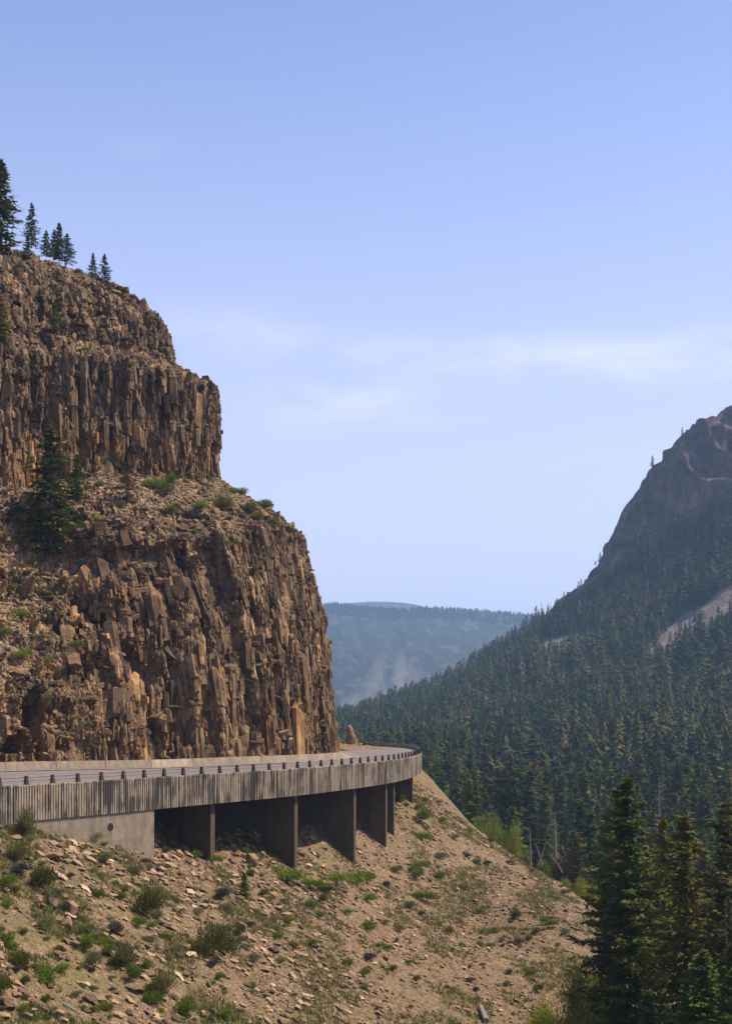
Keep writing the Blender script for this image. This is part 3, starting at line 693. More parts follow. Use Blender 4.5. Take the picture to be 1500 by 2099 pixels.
hrock = np.clip(hrock + .3*fbm2(hpx/40, hpy/40, 4, 90)*sstep(6.3, 7.2, hv)[:, None]*sstep(1100, 1200, hpx), 0, 1)
wob2 = 14*fbm2(hpx/40, hpy/25, 3, 95)
tal1 = inpoly(hpx+wob2, hpy+wob2*.6, [(1055,1352),(1105,1316),(1180,1292),(1245,1295),(1215,1338),(1140,1358)], 6)
tal2 = inpoly(hpx+wob2, hpy+wob2*.5, [(1280,1352),(1370,1280),(1455,1225),(1560,1150),(1560,1225),(1470,1280),(1390,1332),(1320,1358)], 6)
tal3 = inpoly(hpx+wob2, hpy+wob2*.5, [(1440,1400),(1520,1360),(1530,1385),(1450,1425)], 6)
talus = np.clip(tal1+tal2+.8*tal3, 0, 1)
g1 = np.gradient(H, axis=1); g2 = np.gradient(H, axis=0)
HN = np.cross(g1, g2); HN /= np.linalg.norm(HN, axis=2)[..., None] + 1e-9
rel = fbm3(H[..., 0]/40, H[..., 1]/60, H[..., 2]/90, 5, 100)
r_, f_, e_, _a, _b = voro(H[..., 0]/26 + H[..., 1]/60 + .6*rel, H[..., 2]/90, 101)
r2_, f_, e2_, _a, _b = voro(H[..., 0]/10 + H[..., 1]/26, H[..., 2]/30, 102)
dsp = hrock*(22*(r_-.5)*sstep(0, .2, e_) + 12*(r2_-.5) + 8*rel) + (1-hrock)*4*rel
dsp *= sstep(1.5, 3, hv)[:, None] * (1 - .55*sstep(7.7, 8.0, hv)[:, None])
H2 = H + HN*dsp[..., None]
hme = mesh_np('hillside', H2.reshape(-1, 3), grid_faces(len(hv), len(hu)), M['hill'], False, {'rock': hrock.ravel(), 'talus': talus.ravel()})
tag(link('hillside', hme), kind='structure')

# the far mountain across the valley and the ridge behind it
def ridge(name, xs, ys, d, depth, mat, seed, rough, foot_y, nx=420, ny=90, sd=44):
    px = np.linspace(xs[0], xs[-1], nx); y = np.interp(px, xs, ys) + rough*fbm2(px/25, px*0, 5, seed)
    V = []
    for k in range(ny):
        t = k/(ny-1)
        if t < .8:
            s = t/.8; dd = d - depth*(1-s)**1.1
            zt = (HOR-y)/F*d; zf = (HOR-foot_y)/F*(d-depth)
            z = zf + (zt-zf)*(s**.85)
        else:
            s = (t-.8)/.2; dd = d + depth*s; z = (HOR-y)/F*d*(1-s) - 60*s
        x = (px-PX0)/F*dd
        w_ = math.sin(math.pi*min(t/.8, 1))
        n_ = fbm2(x/(depth*.12) + seed, np.full(nx, dd)/(depth*.35), 5, seed+3)
        gul = np.abs(fbm2(x/(depth*.10) + .5*t, np.full(nx, dd)/(depth*2.4), 4, seed+5))
        z = z + w_*(sd*.35*n_ - sd*1.5*gul) if t < .8 else z
        V.append(np.stack([x, np.full(nx, dd), z], 1))
    V = np.array(V)
    vx = PX0+F*V[..., 0]/V[..., 1]; vy = HOR-F*V[..., 2]/V[..., 1]; wb = 10*fbm2(vx/14, vy/22, 4, seed+9)
    lowa = np.clip(.55*inpoly(vx+wb, vy+wb*.5, [(822,1300),(838,1300),(915,1455),(770,1460)], 30) + .40*inpoly(vx+wb, vy+wb*.5, [(772,1320),(788,1320),(850,1470),(690,1470)], 30)
                   + .5*inpoly(vx+wb, vy+wb*.5, [(860,1370),(880,1370),(1000,1420),(900,1450)], 14) + .25*sstep(1415, 1450, vy+wb), 0, 1)*1.0
    me = mesh_np(name, V.reshape(-1, 3), grid_faces(ny, nx), mat, True, {'low': lowa.ravel()})
    return tag(link(name, me), kind='structure')
ridge('mountain', [200,560,650,690,720,770,820,870,930,1000,1060,1100,1160,1250,1500], [1262,1246,1241,1238,1242,1247,1250,1246,1249,1254,1259,1263,1272,1290,1330],
      4600, 1900, M['far'], 200, 3.0, 1520)
ridge('distant_ridge', [300,600,680,760,810,850,880,960,1080,1200,1400], [1262,1246,1238,1231,1233,1238,1246,1256,1262,1256,1270], 7200, 1200, M['far'], 300, 1.5, 1420, 160, 30)
pv = np.array([[-4200, -450, -62], [4200, -450, -62], [4200, 9300, -62], [-4200, 9300, -62]], float)
tag(link('plain', mesh_np('plain', pv, np.array([[0, 1, 2, 3]]), M['plain'])), kind='structure')

# ------------------------------------------------------------------ the road and the viaduct
Op = np.array([(-54,66),(-41.8,88),(-29.5,110),(-23.4,120.3),(-16.7,132.7),(-11.3,142.5),(-7.0,151),(-1.1,165.6),(3.2,179),(5.6,190),(7.5,202.6),(8.8,217),(9.0,236),(7.9,252),(4.7,266),(0.3,280),(-4.5,292),(-12,306),(-24,322)], float)
ot = np.linspace(0, len(Op)-1, 4000); Oc = crom(Op, ot)
oarc = np.concatenate([[0], np.cumsum(np.linalg.norm(np.diff(Oc, axis=0), axis=1))])
def O(s):                                 # point and inward normal on the outer edge at arc length s
    x = np.interp(s, oarc, Oc[:, 0]); y = np.interp(s, oarc, Oc[:, 1])
    e = .4
    dx = np.interp(s+e, oarc, Oc[:, 0]) - np.interp(s-e, oarc, Oc[:, 0]); dy = np.interp(s+e, oarc, Oc[:, 1]) - np.interp(s-e, oarc, Oc[:, 1])
    L = np.sqrt(dx*dx+dy*dy)
    return np.stack([x, y], -1), np.stack([dx/L, dy/L], -1), np.stack([-dy/L, dx/L], -1)
def s_at_px(px):                          # first arc length whose photo column is px
    q = PX0 + F*Oc[:, 0]/Oc[:, 1]; k = np.nonzero(q >= px)[0][0]; return oarc[k]
TOP = -5.5
def ztop(s): return TOP + 0*np.asarray(s)
Ip = np.array([(-62,84,-5.0),(-48,108,-5.0),(-34.8,130,-5.06),(-22.4,145,-5.28),(-14,156.5,-5.28),(-6.75,172,-5.40),(-2.9,187,-5.48),(-3.4,202,-5.55),(-5.0,222,-5.6),(-8,245,-5.65),(-14,268,-5.68),(-22,285,-5.7),(-36,300,-5.7)], float)
it = np.linspace(0, len(Ip)-1, 2000); Ic = crom(Ip, it)
iarc = np.concatenate([[0], np.cumsum(np.linalg.norm(np.diff(Ic[:, :2], axis=0), axis=1))])
def I(s): return np.stack([np.interp(s, iarc, Ic[:, k]) for k in range(3)], -1)
Lo = oarc[-1]
# match outer to inner: nearest inner point along a normalised parameter
key_o = [0, s_at_px(0), s_at_px(397), s_at_px(600), s_at_px(790), oarc[np.argmin(np.abs(Oc[:, 1]-236))], Lo]
key_i = [0, iarc[np.argmin(np.abs(Ic[:, 1]-122))], iarc[np.argmin(np.abs(Ic[:, 1]-142))], iarc[np.argmin(np.abs(Ic[:, 1]-157))], iarc[np.argmin(np.abs(Ic[:, 1]-184))], iarc[np.argmin(np.abs(Ic[:, 1]-228))], iarc[-1]]
ss = np.arange(0, Lo, .8)
o2, tg, nn = O(ss)
inn = I(np.interp(ss, key_o, key_i))
out = np.concatenate([o2 + nn*.42, np.full((len(ss), 1), TOP-.12)], 1)
def strip(name, a, b, mat, kind='structure', sub=6, lift=0):
    V = np.array([a*(1-t) + b*t for t in np.linspace(0, 1, sub)]); V = V.transpose(1, 0, 2).copy(); V[..., 2] += lift
    me = mesh_np(name, V.reshape(-1, 3), grid_faces(len(a), sub)[:, ::-1].copy(), mat, True)
    o = link(name, me); return tag(o, kind=kind)
road = strip('road', out, inn, M['asphalt'])
vi = out + (inn-out)
inw = inn - out; inw[:, 2] = 0; inw /= np.linalg.norm(inw, axis=1)[:, None]
shoulder = strip('road_shoulder', inn + inw*-1.1 + np.array([0, 0, .03]), inn + inw*6.5 + np.array([0, 0, .12]), M['shoulder'])
wdt = np.linalg.norm((inn-out)[:, :2], axis=1)
def line_at(f0, f1, name):
    a = out + (inn-out)*f0[:, None]; b = out + (inn-out)*f1[:, None]
    return strip(name, a, b, M['paint'], sub=2, lift=.006)
line_at(1.0/wdt, 1.14/wdt, 'road_marking')
f_in = 1 - 1.9/wdt
line_at(f_in - .14/wdt, f_in, 'road_marking')

via = tag(empty('viaduct', (-7, 151, TOP)), 'curved concrete road viaduct with ribbed stained parapet on wall piers', 'viaduct')
def vpart(name, me):
    o = link(name, me, via); o.location = (7, -151, -TOP); return o
# ribbed fascia panels
s_end = oarc[np.argmin(np.abs(Oc[:, 1]-243))]
s66 = s_at_px(66)
joints = [4.] + [s_at_px(66)] + [s_at_px(p) for p in (197, 318, 440, 604, 700, 780, 806, 838, 856)] + [s_end]
joints = sorted(joints)
for k in range(len(joints)-1):
    a, b = joints[k] + .012, joints[k+1] - .012
    per = .30; n = max(2, int((b-a)/per)); per = (b-a)/n
    prof = [(0, .055, 0), (.50, .055, 0), (.58, 0, 1), (.92, 0, 1)]
    sv, ov, hv_ = [], [], []
    for q in range(n):
        for f, o_, h_ in prof: sv.append(a + (q+f)*per); ov.append(o_); hv_.append(h_)
    sv.append(b); ov.append(.055); hv_.append(0)
    sv = np.array(sv); ov = np.array(ov)*(1+.3*vn2(sv*3, sv*0, 4)); hv_ = np.array(hv_, float)
    c, t_, nm = O(sv)
    bot = np.where(sv < s66, -13.5, -8.5)
    zs = [np.full(len(sv), TOP-.02), np.full(len(sv), TOP-.10)]
    nz = 5
    V = []; HH = []
    V.append(np.concatenate([c + nm*.40, np.full((len(sv), 1), TOP)], 1)); HH.append(hv_*0)
    V.append(np.concatenate([c - nm*.05, np.full((len(sv), 1), TOP)], 1)); HH.append(hv_*0)
    V.append(np.concatenate([c - nm*.05, np.full((len(sv), 1), TOP-.12)], 1)); HH.append(hv_*0)
    for i in range(nz):
        z = (TOP-.125)*(1-i/(nz-1)) + bot*(i/(nz-1))
        V.append(np.concatenate([c - nm*ov[:, None], z[:, None]], 1)); HH.append(hv_)
    V.append(np.concatenate([c + nm*.30, bot[:, None]], 1)); HH.append(hv_*0)
    V.append(np.concatenate([c + nm*.40, np.full((len(sv), 1), TOP)], 1)); HH.append(hv_*0)
    V = np.array(V)
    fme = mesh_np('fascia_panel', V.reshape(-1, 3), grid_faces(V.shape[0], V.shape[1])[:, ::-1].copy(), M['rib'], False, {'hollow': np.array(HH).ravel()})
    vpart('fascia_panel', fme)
# deck slab
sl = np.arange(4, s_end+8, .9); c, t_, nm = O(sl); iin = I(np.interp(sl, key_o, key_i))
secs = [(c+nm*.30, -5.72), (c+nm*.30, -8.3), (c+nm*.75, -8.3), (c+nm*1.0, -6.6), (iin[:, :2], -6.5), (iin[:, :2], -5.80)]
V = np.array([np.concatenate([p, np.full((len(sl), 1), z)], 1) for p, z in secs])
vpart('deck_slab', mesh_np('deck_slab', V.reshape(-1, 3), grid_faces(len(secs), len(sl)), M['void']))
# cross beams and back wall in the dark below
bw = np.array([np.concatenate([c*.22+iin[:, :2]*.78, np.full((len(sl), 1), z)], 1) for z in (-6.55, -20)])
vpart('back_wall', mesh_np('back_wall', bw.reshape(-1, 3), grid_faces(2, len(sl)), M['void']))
# abutment wall, in three cast panels
ab = [s_at_px(66)+.02, s_at_px(143), s_at_px(275), s_at_px(318)]
for k in range(3):
    sv = np.linspace(ab[k]+.012, ab[k+1]-.012, 8); c, t_, nm = O(sv); of = .10
    prof = [(of+.5, -8.3), (of, -8.35), (of, -14), (of+.5, -14)]
    V = np.array([np.concatenate([c+nm*p, np.full((8, 1), z)], 1) for p, z in prof])
    mb = MB(); mb.add(V.reshape(-1, 3), [tuple(f) for f in grid_faces(4, 8)]);
    e = [0, 8, 16, 24]; mb.add(V[:, -1], [(0, 1, 2, 3)]); mb.add(V[:, 0], [(3, 2, 1, 0)])
    vpart('abutment_wall', mb.me('abutment_wall', M['conc']))
c, t_, nm = O(np.array([s_at_px(228)])); mb = MB()
cz = -9.75; t0 = np.array([*t_[0], 0]); n0 = np.array([*nm[0], 0]); c0 = np.array([*c[0], cz])
ring = [c0 + n0*.094 + t0*.42*math.cos(a) + np.array([0, 0, .42*math.sin(a)*(1.0 if math.sin(a) > 0 else .8)]) for a in np.linspace(0, 2*math.pi, 20, endpoint=False)]
ring2 = [p + n0*.25 for p in ring]
mb.add([c0+n0*.090] + ring, f3=[(0, (q+1) % 20+1, q+1) for q in range(20)])  # flat dark disc, the shade inside the drain painted onto the wall
vpart('drain_opening', mb.me('drain_opening', M['hole']))
# piers
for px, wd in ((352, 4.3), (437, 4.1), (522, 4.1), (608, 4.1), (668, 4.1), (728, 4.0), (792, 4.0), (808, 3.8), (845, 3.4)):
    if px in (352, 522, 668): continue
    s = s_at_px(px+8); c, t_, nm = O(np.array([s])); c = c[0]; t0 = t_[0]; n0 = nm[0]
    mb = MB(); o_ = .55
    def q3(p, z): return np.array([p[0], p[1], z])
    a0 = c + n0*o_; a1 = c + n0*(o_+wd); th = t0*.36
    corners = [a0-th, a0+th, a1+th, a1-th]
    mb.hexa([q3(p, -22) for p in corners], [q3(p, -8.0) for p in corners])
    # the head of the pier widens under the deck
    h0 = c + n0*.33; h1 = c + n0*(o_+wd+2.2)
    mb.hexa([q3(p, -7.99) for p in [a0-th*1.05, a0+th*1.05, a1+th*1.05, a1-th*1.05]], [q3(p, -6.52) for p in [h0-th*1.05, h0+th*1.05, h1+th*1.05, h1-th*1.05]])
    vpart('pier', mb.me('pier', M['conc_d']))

# guardrail along the parapet
gr = tag(empty('guardrail', (-7, 151, TOP)), 'low brown steel guardrail with tapered posts along the viaduct edge', 'guardrail')
s0 = s_at_px(2); s1 = oarc[np.argmin(np.abs(Oc[:, 1]-277))]
pm = MB()
pm.hexa([(-.17,-.16,0),(.17,-.16,0),(.17,.16,0),(-.17,.16,0)], [(-.115,-.06,.70),(.115,-.06,.70),(.115,.12,.70),(-.115,.12,.70)])
pm.box((0, 0, 0), (.23, 0, 0), (0, .21, 0), .035)
pm.box((0, 0, .70), (.13, 0, 0), (0, .10, 0), .02)
pme = pm.me('post', M['post'])
for k in range(-3, int((s1-s0)/3.05)+1):
    s = s0 + 3.05*k; c, t_, nm = O(np.array([s]))
    p = c[0] + nm[0]*.19
    o = link('post', pme, gr); o.location = (p[0]+7, p[1]-151, .003); o.rotation_euler = (0, 0, math.atan2(t_[0][1], t_[0][0]))
for h, r in ((.60, .055), (.32, .042)):
    sv = np.arange(s0-10, s1+1, 1.0); c, t_, nm = O(sv); p = c + nm*.37
    mb = MB(); mb.tube(np.concatenate([p+np.array([7, -151]), np.full((len(sv), 1), h)], 1), r, 6)
    link('rail', mb.me('rail', M['rail'], True), gr)

# concrete barrier blocks along the foot of the cliff
i_end = iarc[np.argmin(np.abs(Ic[:, 1]-188.5))]
seg = 6.1; kx = 0; s = i_end; bl = []
while s > iarc[np.argmin(np.abs(Ic[:, 1]-130.5))]:
    bl.append((s-seg+.03, s-.03)); s -= seg
for k, (a, b) in enumerate(bl):
    sv = np.linspace(a, b, 5); c = I(sv); tg_ = np.gradient(c[:, :2], axis=0); tg_ /= np.linalg.norm(tg_, axis=1)[:, None]
    nm = np.stack([-tg_[:, 1], tg_[:, 0]], 1)
    prof = [(0, -.15), (0, .12), (.10, .86), (.34, .86), (.40, -.15)]
    if k == 0: hh = np.linspace(1, .45, 5)
    else: hh = np.ones(5)
    mid = c[2].copy()
    V = np.array([np.concatenate([c[:, :2]+nm*p-mid[:2], (c[:, 2]-mid[2]+ (z*hh if z > 0 else z+0*hh))[:, None]], 1) for p, z in prof])
    mb = MB(); mb.add(V.reshape(-1, 3), [tuple(f[::-1]) for f in grid_faces(5, 5)])
    for e in (0, -1): mb.add(V[:, e], [(0, 1, 2, 3)], [(0, 3, 4)])
    cpx = PX0 + F*mid[0]/mid[1]
    pale = 322 < cpx < 400 and not any(x.get('pale') for x in [])
    o = link('barrier_block', mb.me('barrier_block', M['barrier2'] if (320 < cpx < 365) else M['barrier']), loc=mid)
    if k == 0: tag(o, 'last concrete barrier block, its end tapering down by the far bend', 'barrier', 'concrete barrier blocks at the cliff foot')
    elif 320 < cpx < 365: tag(o, 'paler cream concrete barrier block among the grey ones', 'barrier', 'concrete barrier blocks at the cliff foot')
    else:
        Rn = ['touching the tapered end block', 'second from the tapered end block', 'above the fifth pier', 'above the fourth pier', 'in the stretch between fourth and third pier', 'above the third pier', 'left of the third pier line', 'above the second pier', 'two places right of the pale block', 'directly right of the pale block']
        Ln = ['at the very left edge of the picture', 'below the cave at the cliff foot', 'just right of the cliff foot cave', 'under the left rubble outcrop', 'above the drain opening', 'above the abutment wall end', 'directly left of the pale block', 'beside the pale block on its left']
        ph = Rn[min(k-1, 9)] if cpx > 365 else Ln[min(len(bl)-1-k, 7)]
        tag(o, 'grey concrete barrier block ' + ph, 'barrier', 'concrete barrier blocks at the cliff foot')

# ------------------------------------------------------------------ rocks
def rock_np(rs, n=2, flat=.7, rough=.22, facets=9):
    import bmesh
    bm = bmesh.new(); bmesh.ops.create_icosphere(bm, subdivisions=n, radius=1)
    V = np.array([v.co[:] for v in bm.verts]); Fc = np.array([[v.index for v in f.verts] for f in bm.faces]); bm.free()
    for _ in range(facets):               # chop with planes: flat broken faces
        d = rs.normal(size=3); d /= np.linalg.norm(d); h = rs.uniform(.42, .80)
        k = V @ d; m = k > h; V[m] -= np.outer((k[m]-h), d)
    V += rough*.25*rs.normal(size=V.shape)*.3
    V *= np.array([rs.uniform(.8, 1.25), rs.uniform(.7, 1.05), flat*rs.uniform(.75, 1.1)])
    return V, Fc
rock_me = []
for k in range(10):
    rs = np.random.RandomState(500+k); V, Fc = rock_np(rs, 3, [.6, .85, 1.0][k % 3], .12, 22)
    rock_me.append(mesh_np('boulder', V, Fc, M['rock'] if k % 4 else M['rock_o']))
def boulder(px, py, wpx, label, hratio=None, k=None, where=hit, name='boulder', group=None, rz=None, tilt=0, sink=.25):
    p = where(px, py)
    if p is None: return
    r = wpx/F*p[1]/2*(1.25 if wpx > 20 else 1.05)
    k = random.randrange(10) if k is None else k
    hr = hratio or 1
    o = link(name, rock_me[k], loc=(p[0], p[1], p[2]+r*.7*hr*(1-sink*1.4)), rz=rz if rz is not None else random.uniform(0, 6.28), scale=(r, r*.85, r*hr))
    if tilt: o.rotation_euler[1] = tilt
    return tag(o, label, 'rock', group)
# standing pillar and blocks by the far bend
rs = np.random.RandomState(77)
import bmesh
bm = bmesh.new(); bmesh.ops.create_icosphere(bm, subdivisions=5, radius=1)
V = np.array([v.co[:] for v in bm.verts]); Fc = np.array([[v.index for v in f.verts] for f in bm.faces]); bm.free()
zz = V[:, 2]; V[:, 2] = np.sign(zz)*np.abs(zz)**.8*2.45
lean = .12*zz
V[:, 0] = V[:, 0]*(1.05 - .18*zz) - .22*zz + .0
V[:, 1] *= .95
nz_ = fbm3(V[:, 0]*1.1, V[:, 1]*1.1, V[:, 2]*.9, 4, 600); V *= (1 + .30*nz_)[:, None]
r_, f_, e_, _a, _b = voro(V[:, 0]*1.6+V[:, 1], V[:, 2]*1.3, 601); V[:, :2] *= (1+.14*(r_-.5)-.10*(1-sstep(0, .15, e_)))[:, None]
tag(link('rock_pillar', mesh_np('rock_pillar', V, Fc, M['rock']), loc=(-2.95, 286, -4.15)), 'tall narrow standing rock pillar beside the far bend of the road', 'rock')
for i, (px, w_, lb) in enumerate([(693, .95, 'leftmost low stone block at the road edge behind the cliff foot'), (704, .9, 'middle low stone block between the cliff foot and the pillar'), (713, 1.0, 'low stone block touching the left foot of the rock pillar'), (738, .8, 'small flat block at the start of the far guardrail')]):
    d = 287 + (i == 3)*-4
    o = link('stone_block', rock_me[(3*i+1) % 10], loc=((px-PX0)/F*d, d, -5.3), scale=(w_*.95, .7, .75), rz=.3*i); tag(o, lb, 'rock')

# notable boulders on the near slope
BL = 'boulders on the near slope'
for args in [
    (107,1760,46,'large flat pink-brown boulder below the abutment wall', .55, 0),
    (110,1862,36,'square red-brown block at the top of the boulder stack on the left slope', .9, 2),
    (145,1868,38,'dark block on the right side of the boulder stack', .8, 5),
    (78,1850,34,'dark brown block left of the boulder stack', .7, 1),
    (118,1886,42,'wide flat slab in the middle of the boulder stack', .45, 3),
    (136,1905,34,'tall orange-brown block low in the boulder stack', 1.2, 8),
    (150,1880,30,'reddish cube at the right edge of the boulder stack', 1.1, 2),
    (150,1938,34,'low brown boulder at the bottom of the stack above green shrubs', .6, 6),
    (130,1842,26,'small brown boulder above the stack', .7, 7),
    (214,1924,24,'upright bright orange stone beside the green shrubs', 1.0, 4),
    (30,1716,34,'pale rounded rock at the foot of the ribbed wall', .7, 3),
    (45,1742,30,'brown rock under the pale one near the left edge', .6, 9),
    (517,1775,34,'upright tan boulder in front of the shaded third pier', 1.1, 5),
    (512,1790,26,'yellow-orange stone under the upright tan boulder', .6, 0),
    (434,1898,30,'long brown boulder above the big olive bush', .6, 1),
    (392,1985,34,'elongated tan slab below and left of the big olive bush', .35, 2),
    (313,2008,34,'pale elongated slab lying on the scree low in the middle', .3, 6),
    (466,2006,20,'small orange boulder right of the elongated slab', .7, 4),
    (577,1825,22,'small brown boulder under the pier row bushes', .6, 8),
    (690,1781,24,'brown rock at the foot of the fourth pier', .6, 1),
    (750,1760,20,'rock lying between the fourth and fifth pier', .6, 2),
    (797,1685,16,'pale rock at the foot of the sixth pier', .7, 3),
    (833,1676,16,'long tan rock on the slope right of the piers', .5, 7),
    (22,2065,40,'reddish angular boulder in the bottom left corner', .8, 1),
    (120,2085,36,'orange tan boulder on the bottom edge of the slope', .8, 4),
    (55,2090,30,'small brown rock beside the reddish corner boulder', .7, 5),
    (200,2050,50,'long dark red-brown slab between grass tufts at the bottom', .4, 7),
    (90,2000,34,'flat brown slab below the left dark shrubs', .35, 9),
    (955,2072,20,'orange stone beside the bleached log at the bottom', .6, 0),
    (1012,2082,18,'tan stone just right of the bleached log', .7, 8),
    (1030,1735,20,'upright tan slab on the skyline of the scree slope', 1.3, 3),
    (583,1882,14,'grey stone above the lone low shrub in the middle', .6, 5),
    (535,1878,30,'dark brown boulder half buried in the middle of the slope', .6, 6),
    (468,1985,18,'tan stone in the lower middle scree', .6, 2),
    (815,1990,16,'pinkish flat stone in the lower right scree', .45, 7),
    (735,2010,18,'rusty stone in the scree below the grey brush', .6, 4),
    (700,1805,18,'brown stone among the bushes below the fourth pier', .6, 9)]:
    px, py, w_, lb, hr, k = args
    boulder(px, py, w_, lb, hr, k, group=BL, rz=random.uniform(-.5, .5), tilt=random.uniform(-.1, .35))
# many smaller ones, grouped
LM = [(150,1740,'the abutment wall'),(228,1716,'the drain opening'),(437,1770,'the second pier'),(608,1795,'the third pier'),(728,1775,'the fourth pier'),(792,1740,'the fifth pier'),(845,1650,'the last pier'),
      (135,1885,'the boulder stack'),(445,1968,'the big dark olive bush'),(104,2018,'the bright round bush'),(214,1924,'the bright orange stone'),(245,1890,'the fallen yellow pole'),(990,2085,'the bleached log'),(501,1815,'the lone young spruce'),
      (88,1830,'the dark bush over the boulder stack'),(305,1880,'the middle left olive bush'),(434,1898,'the long brown boulder'),(313,2008,'the pale elongated slab'),(638,1862,'the vivid mid-slope shrub'),(601,1915,'the fallen grey branch'),
      (757,1968,'the lower grey twig brush'),(1000,1735,'the scree crest'),(1057,1882,'the dark round shrub'),(1072,1930,'the paired dark shrubs'),(1190,1900,'the tallest spruce'),(680,1812,'the bush row below the piers'),(30,2065,'the bottom left corner'),
      (600,2090,'the bottom edge under the fallen branch'),(800,2060,'the bottom edge midway to the log'),(930,1860,'the smooth right scree'),(16,1822,'the left edge green bush')]
LM2 = [(106,1050,'the tall ledge spruce'),(262,990,'the thin ledge spruce'),(158,1000,'the bright narrow ledge spruce'),(445,968,'the foot of the upper nose'),(560,1060,'the outer end of the ledge'),(375,1045,'the middle of the green ledge'),(310,1385,'the rock fall scar'),
       (30,1520,'the cave at the cliff foot'),(112,650,'the leaning sapling'),(362,745,'the upper step of the cliff'),(5,660,'the yellow-green left edge spruce'),(20,1213,'the left edge rubble top'),(600,1150,'the shoulder of the lower columns'),(191,550,'the two lone top spruces'),
       (60,1360,'the middle of the left rubble'),(520,1250,'the lower column faces'),(66,520,'the slim top spruce'),(180,1480,'the lower right end of the rubble'),(180,715,'the upper bench')]
USED = {}
def near(px, py, word, LMs=None):
    cand_ = sorted((math.hypot(px-a, py-b), a, b, n_) for a, b, n_ in (LMs or LM))[:4]
    for c_ in cand_:
        l_ = near1(px, py, word, c_)
        if l_ not in USED: break
    else: l_ = near1(px, py, word, cand_[0])
    USED[l_] = 1; return l_
def near1(px, py, word, c_):
    d, nx_, ny_, nm_ = c_
    dx, dy = px-nx_, py-ny_
    v = 'above' if dy < -abs(dx)*.4 else 'below' if dy > abs(dx)*.4 else ''
    h_ = 'left' if dx < -abs(dy)*.4 else 'right' if dx > abs(dy)*.4 else ''
    how = 'just ' if d < 32 else '' if d < 70 else 'well '
    pos = (v + ' ' + h_ + ' of').strip() if h_ and v else (h_ + ' of' if h_ else v or 'beside')
    return word + how + pos + ' ' + nm_
def zone(px, py):
    if py < 1800 and px > 560: return 'under the piers'
    if px < 330 and py < 1830: return 'below the abutment wall'
    if px < 330: return 'on the grassy left slope'
    if px > 800: return 'on the right side of the scree slope'
    return 'in the middle of the scree slope'
rs2 = random.Random(5)
cnt = 0
while cnt < 105:
    px = rs2.uniform(0, 1150); py = rs2.uniform(1640, 2095)
    if px > 860 and rs2.random() < .6: continue
    if px > 350 and rs2.random() < .25: continue
    p = hit(px, py)
    if p is None or p[1] > 225: continue
    gxx = p[0]; 
    wv = rs2.choice([9, 11, 13, 16, 20])
    lb = near(px, py, {9: 'tiny angular stone ', 11: 'small angular stone ', 13: 'angular stone ', 16: 'brown rock ', 20: 'larger brown rock '}[wv])
    boulder(px, py, wv, lb, rs2.uniform(.4, .9), group='loose rocks ' + zone(px, py), tilt=rs2.uniform(-.2, .4)); cnt += 1

# loose stones of the scree: nobody could count them
n = 260000
cand = RS.rand(int(n*1.6), 2); X = -48 + cand[:, 0]*84; Y = 62 + cand[:, 1]*178
zz = ground(X, Y); ppx = PX0+F*X/Y; ppy = HOR-F*zz/Y
keep = (ppx > -420) & (ppx < 1260) & (ppy < 2250) & (ppy > 1590)
keep &= RS.rand(len(X)) < (.30 + .70*sstep(-.2, .3, fbm2(X/3.5, Y/7, 5, 222)))
X = X[keep][:n]; Y = Y[keep][:n]; Zs = ground_d(X, Y); m = len(X)
oct_v = np.array([[1,0,0],[-1,0,0],[0,1,0],[0,-1,0],[0,0,1],[0,0,-1],[.7,.7,.4],[-.6,.7,.5],[.6,-.7,.5],[-.7,-.6,.4]])
from itertools import combinations
bm = bmesh.new(); [bm.verts.new(v) for v in oct_v]; bm.verts.ensure_lookup_table()
bmesh.ops.convex_hull(bm, input=bm.verts); bm.verts.index_update()
ov = np.array([v.co[:] for v in bm.verts]); of_ = np.array([[v.index for v in f.verts] for f in bm.faces if len(f.verts) == 3]); bm.free()
sz = (.035 + .045*RS.rand(m) + .40*RS.rand(m)**26)*(Y/110)**.5*(1-.42*sstep(-12, 8, X))
V = ov[None]*(1+.45*(RS.rand(m, len(ov), 3)-.5))
V = V*np.stack([sz*RS.uniform(.8, 1.7, m), sz, sz*RS.uniform(.35, .8, m)], 1)[:, None]
th = RS.rand(m)*6.28; ti = RS.uniform(.1, .8, m)
cx, sn = np.cos(th)[:, None], np.sin(th)[:, None]
x, y, z = V[..., 0]*cx - V[..., 1]*sn, V[..., 0]*sn + V[..., 1]*cx, V[..., 2]
ct_, st_ = np.cos(ti)[:, None], np.sin(ti)[:, None]
x, z = x*ct_ + z*st_, -x*st_ + z*ct_
V = np.stack([x + X[:, None], y + Y[:, None], z + Zs[:, None] + sz[:, None]*.25], -1)
Fa = (of_[None] + (np.arange(m)*len(ov))[:, None, None]).reshape(-1, 3)
tag(link('scree_stones', mesh_np('scree_stones', V.reshape(-1, 3), Fa, M['stone'], False, {'tone': np.repeat(RS.rand(m), len(ov))})),
    'loose angular stones strewn over the slope below the viaduct', 'stones', kind='stuff')

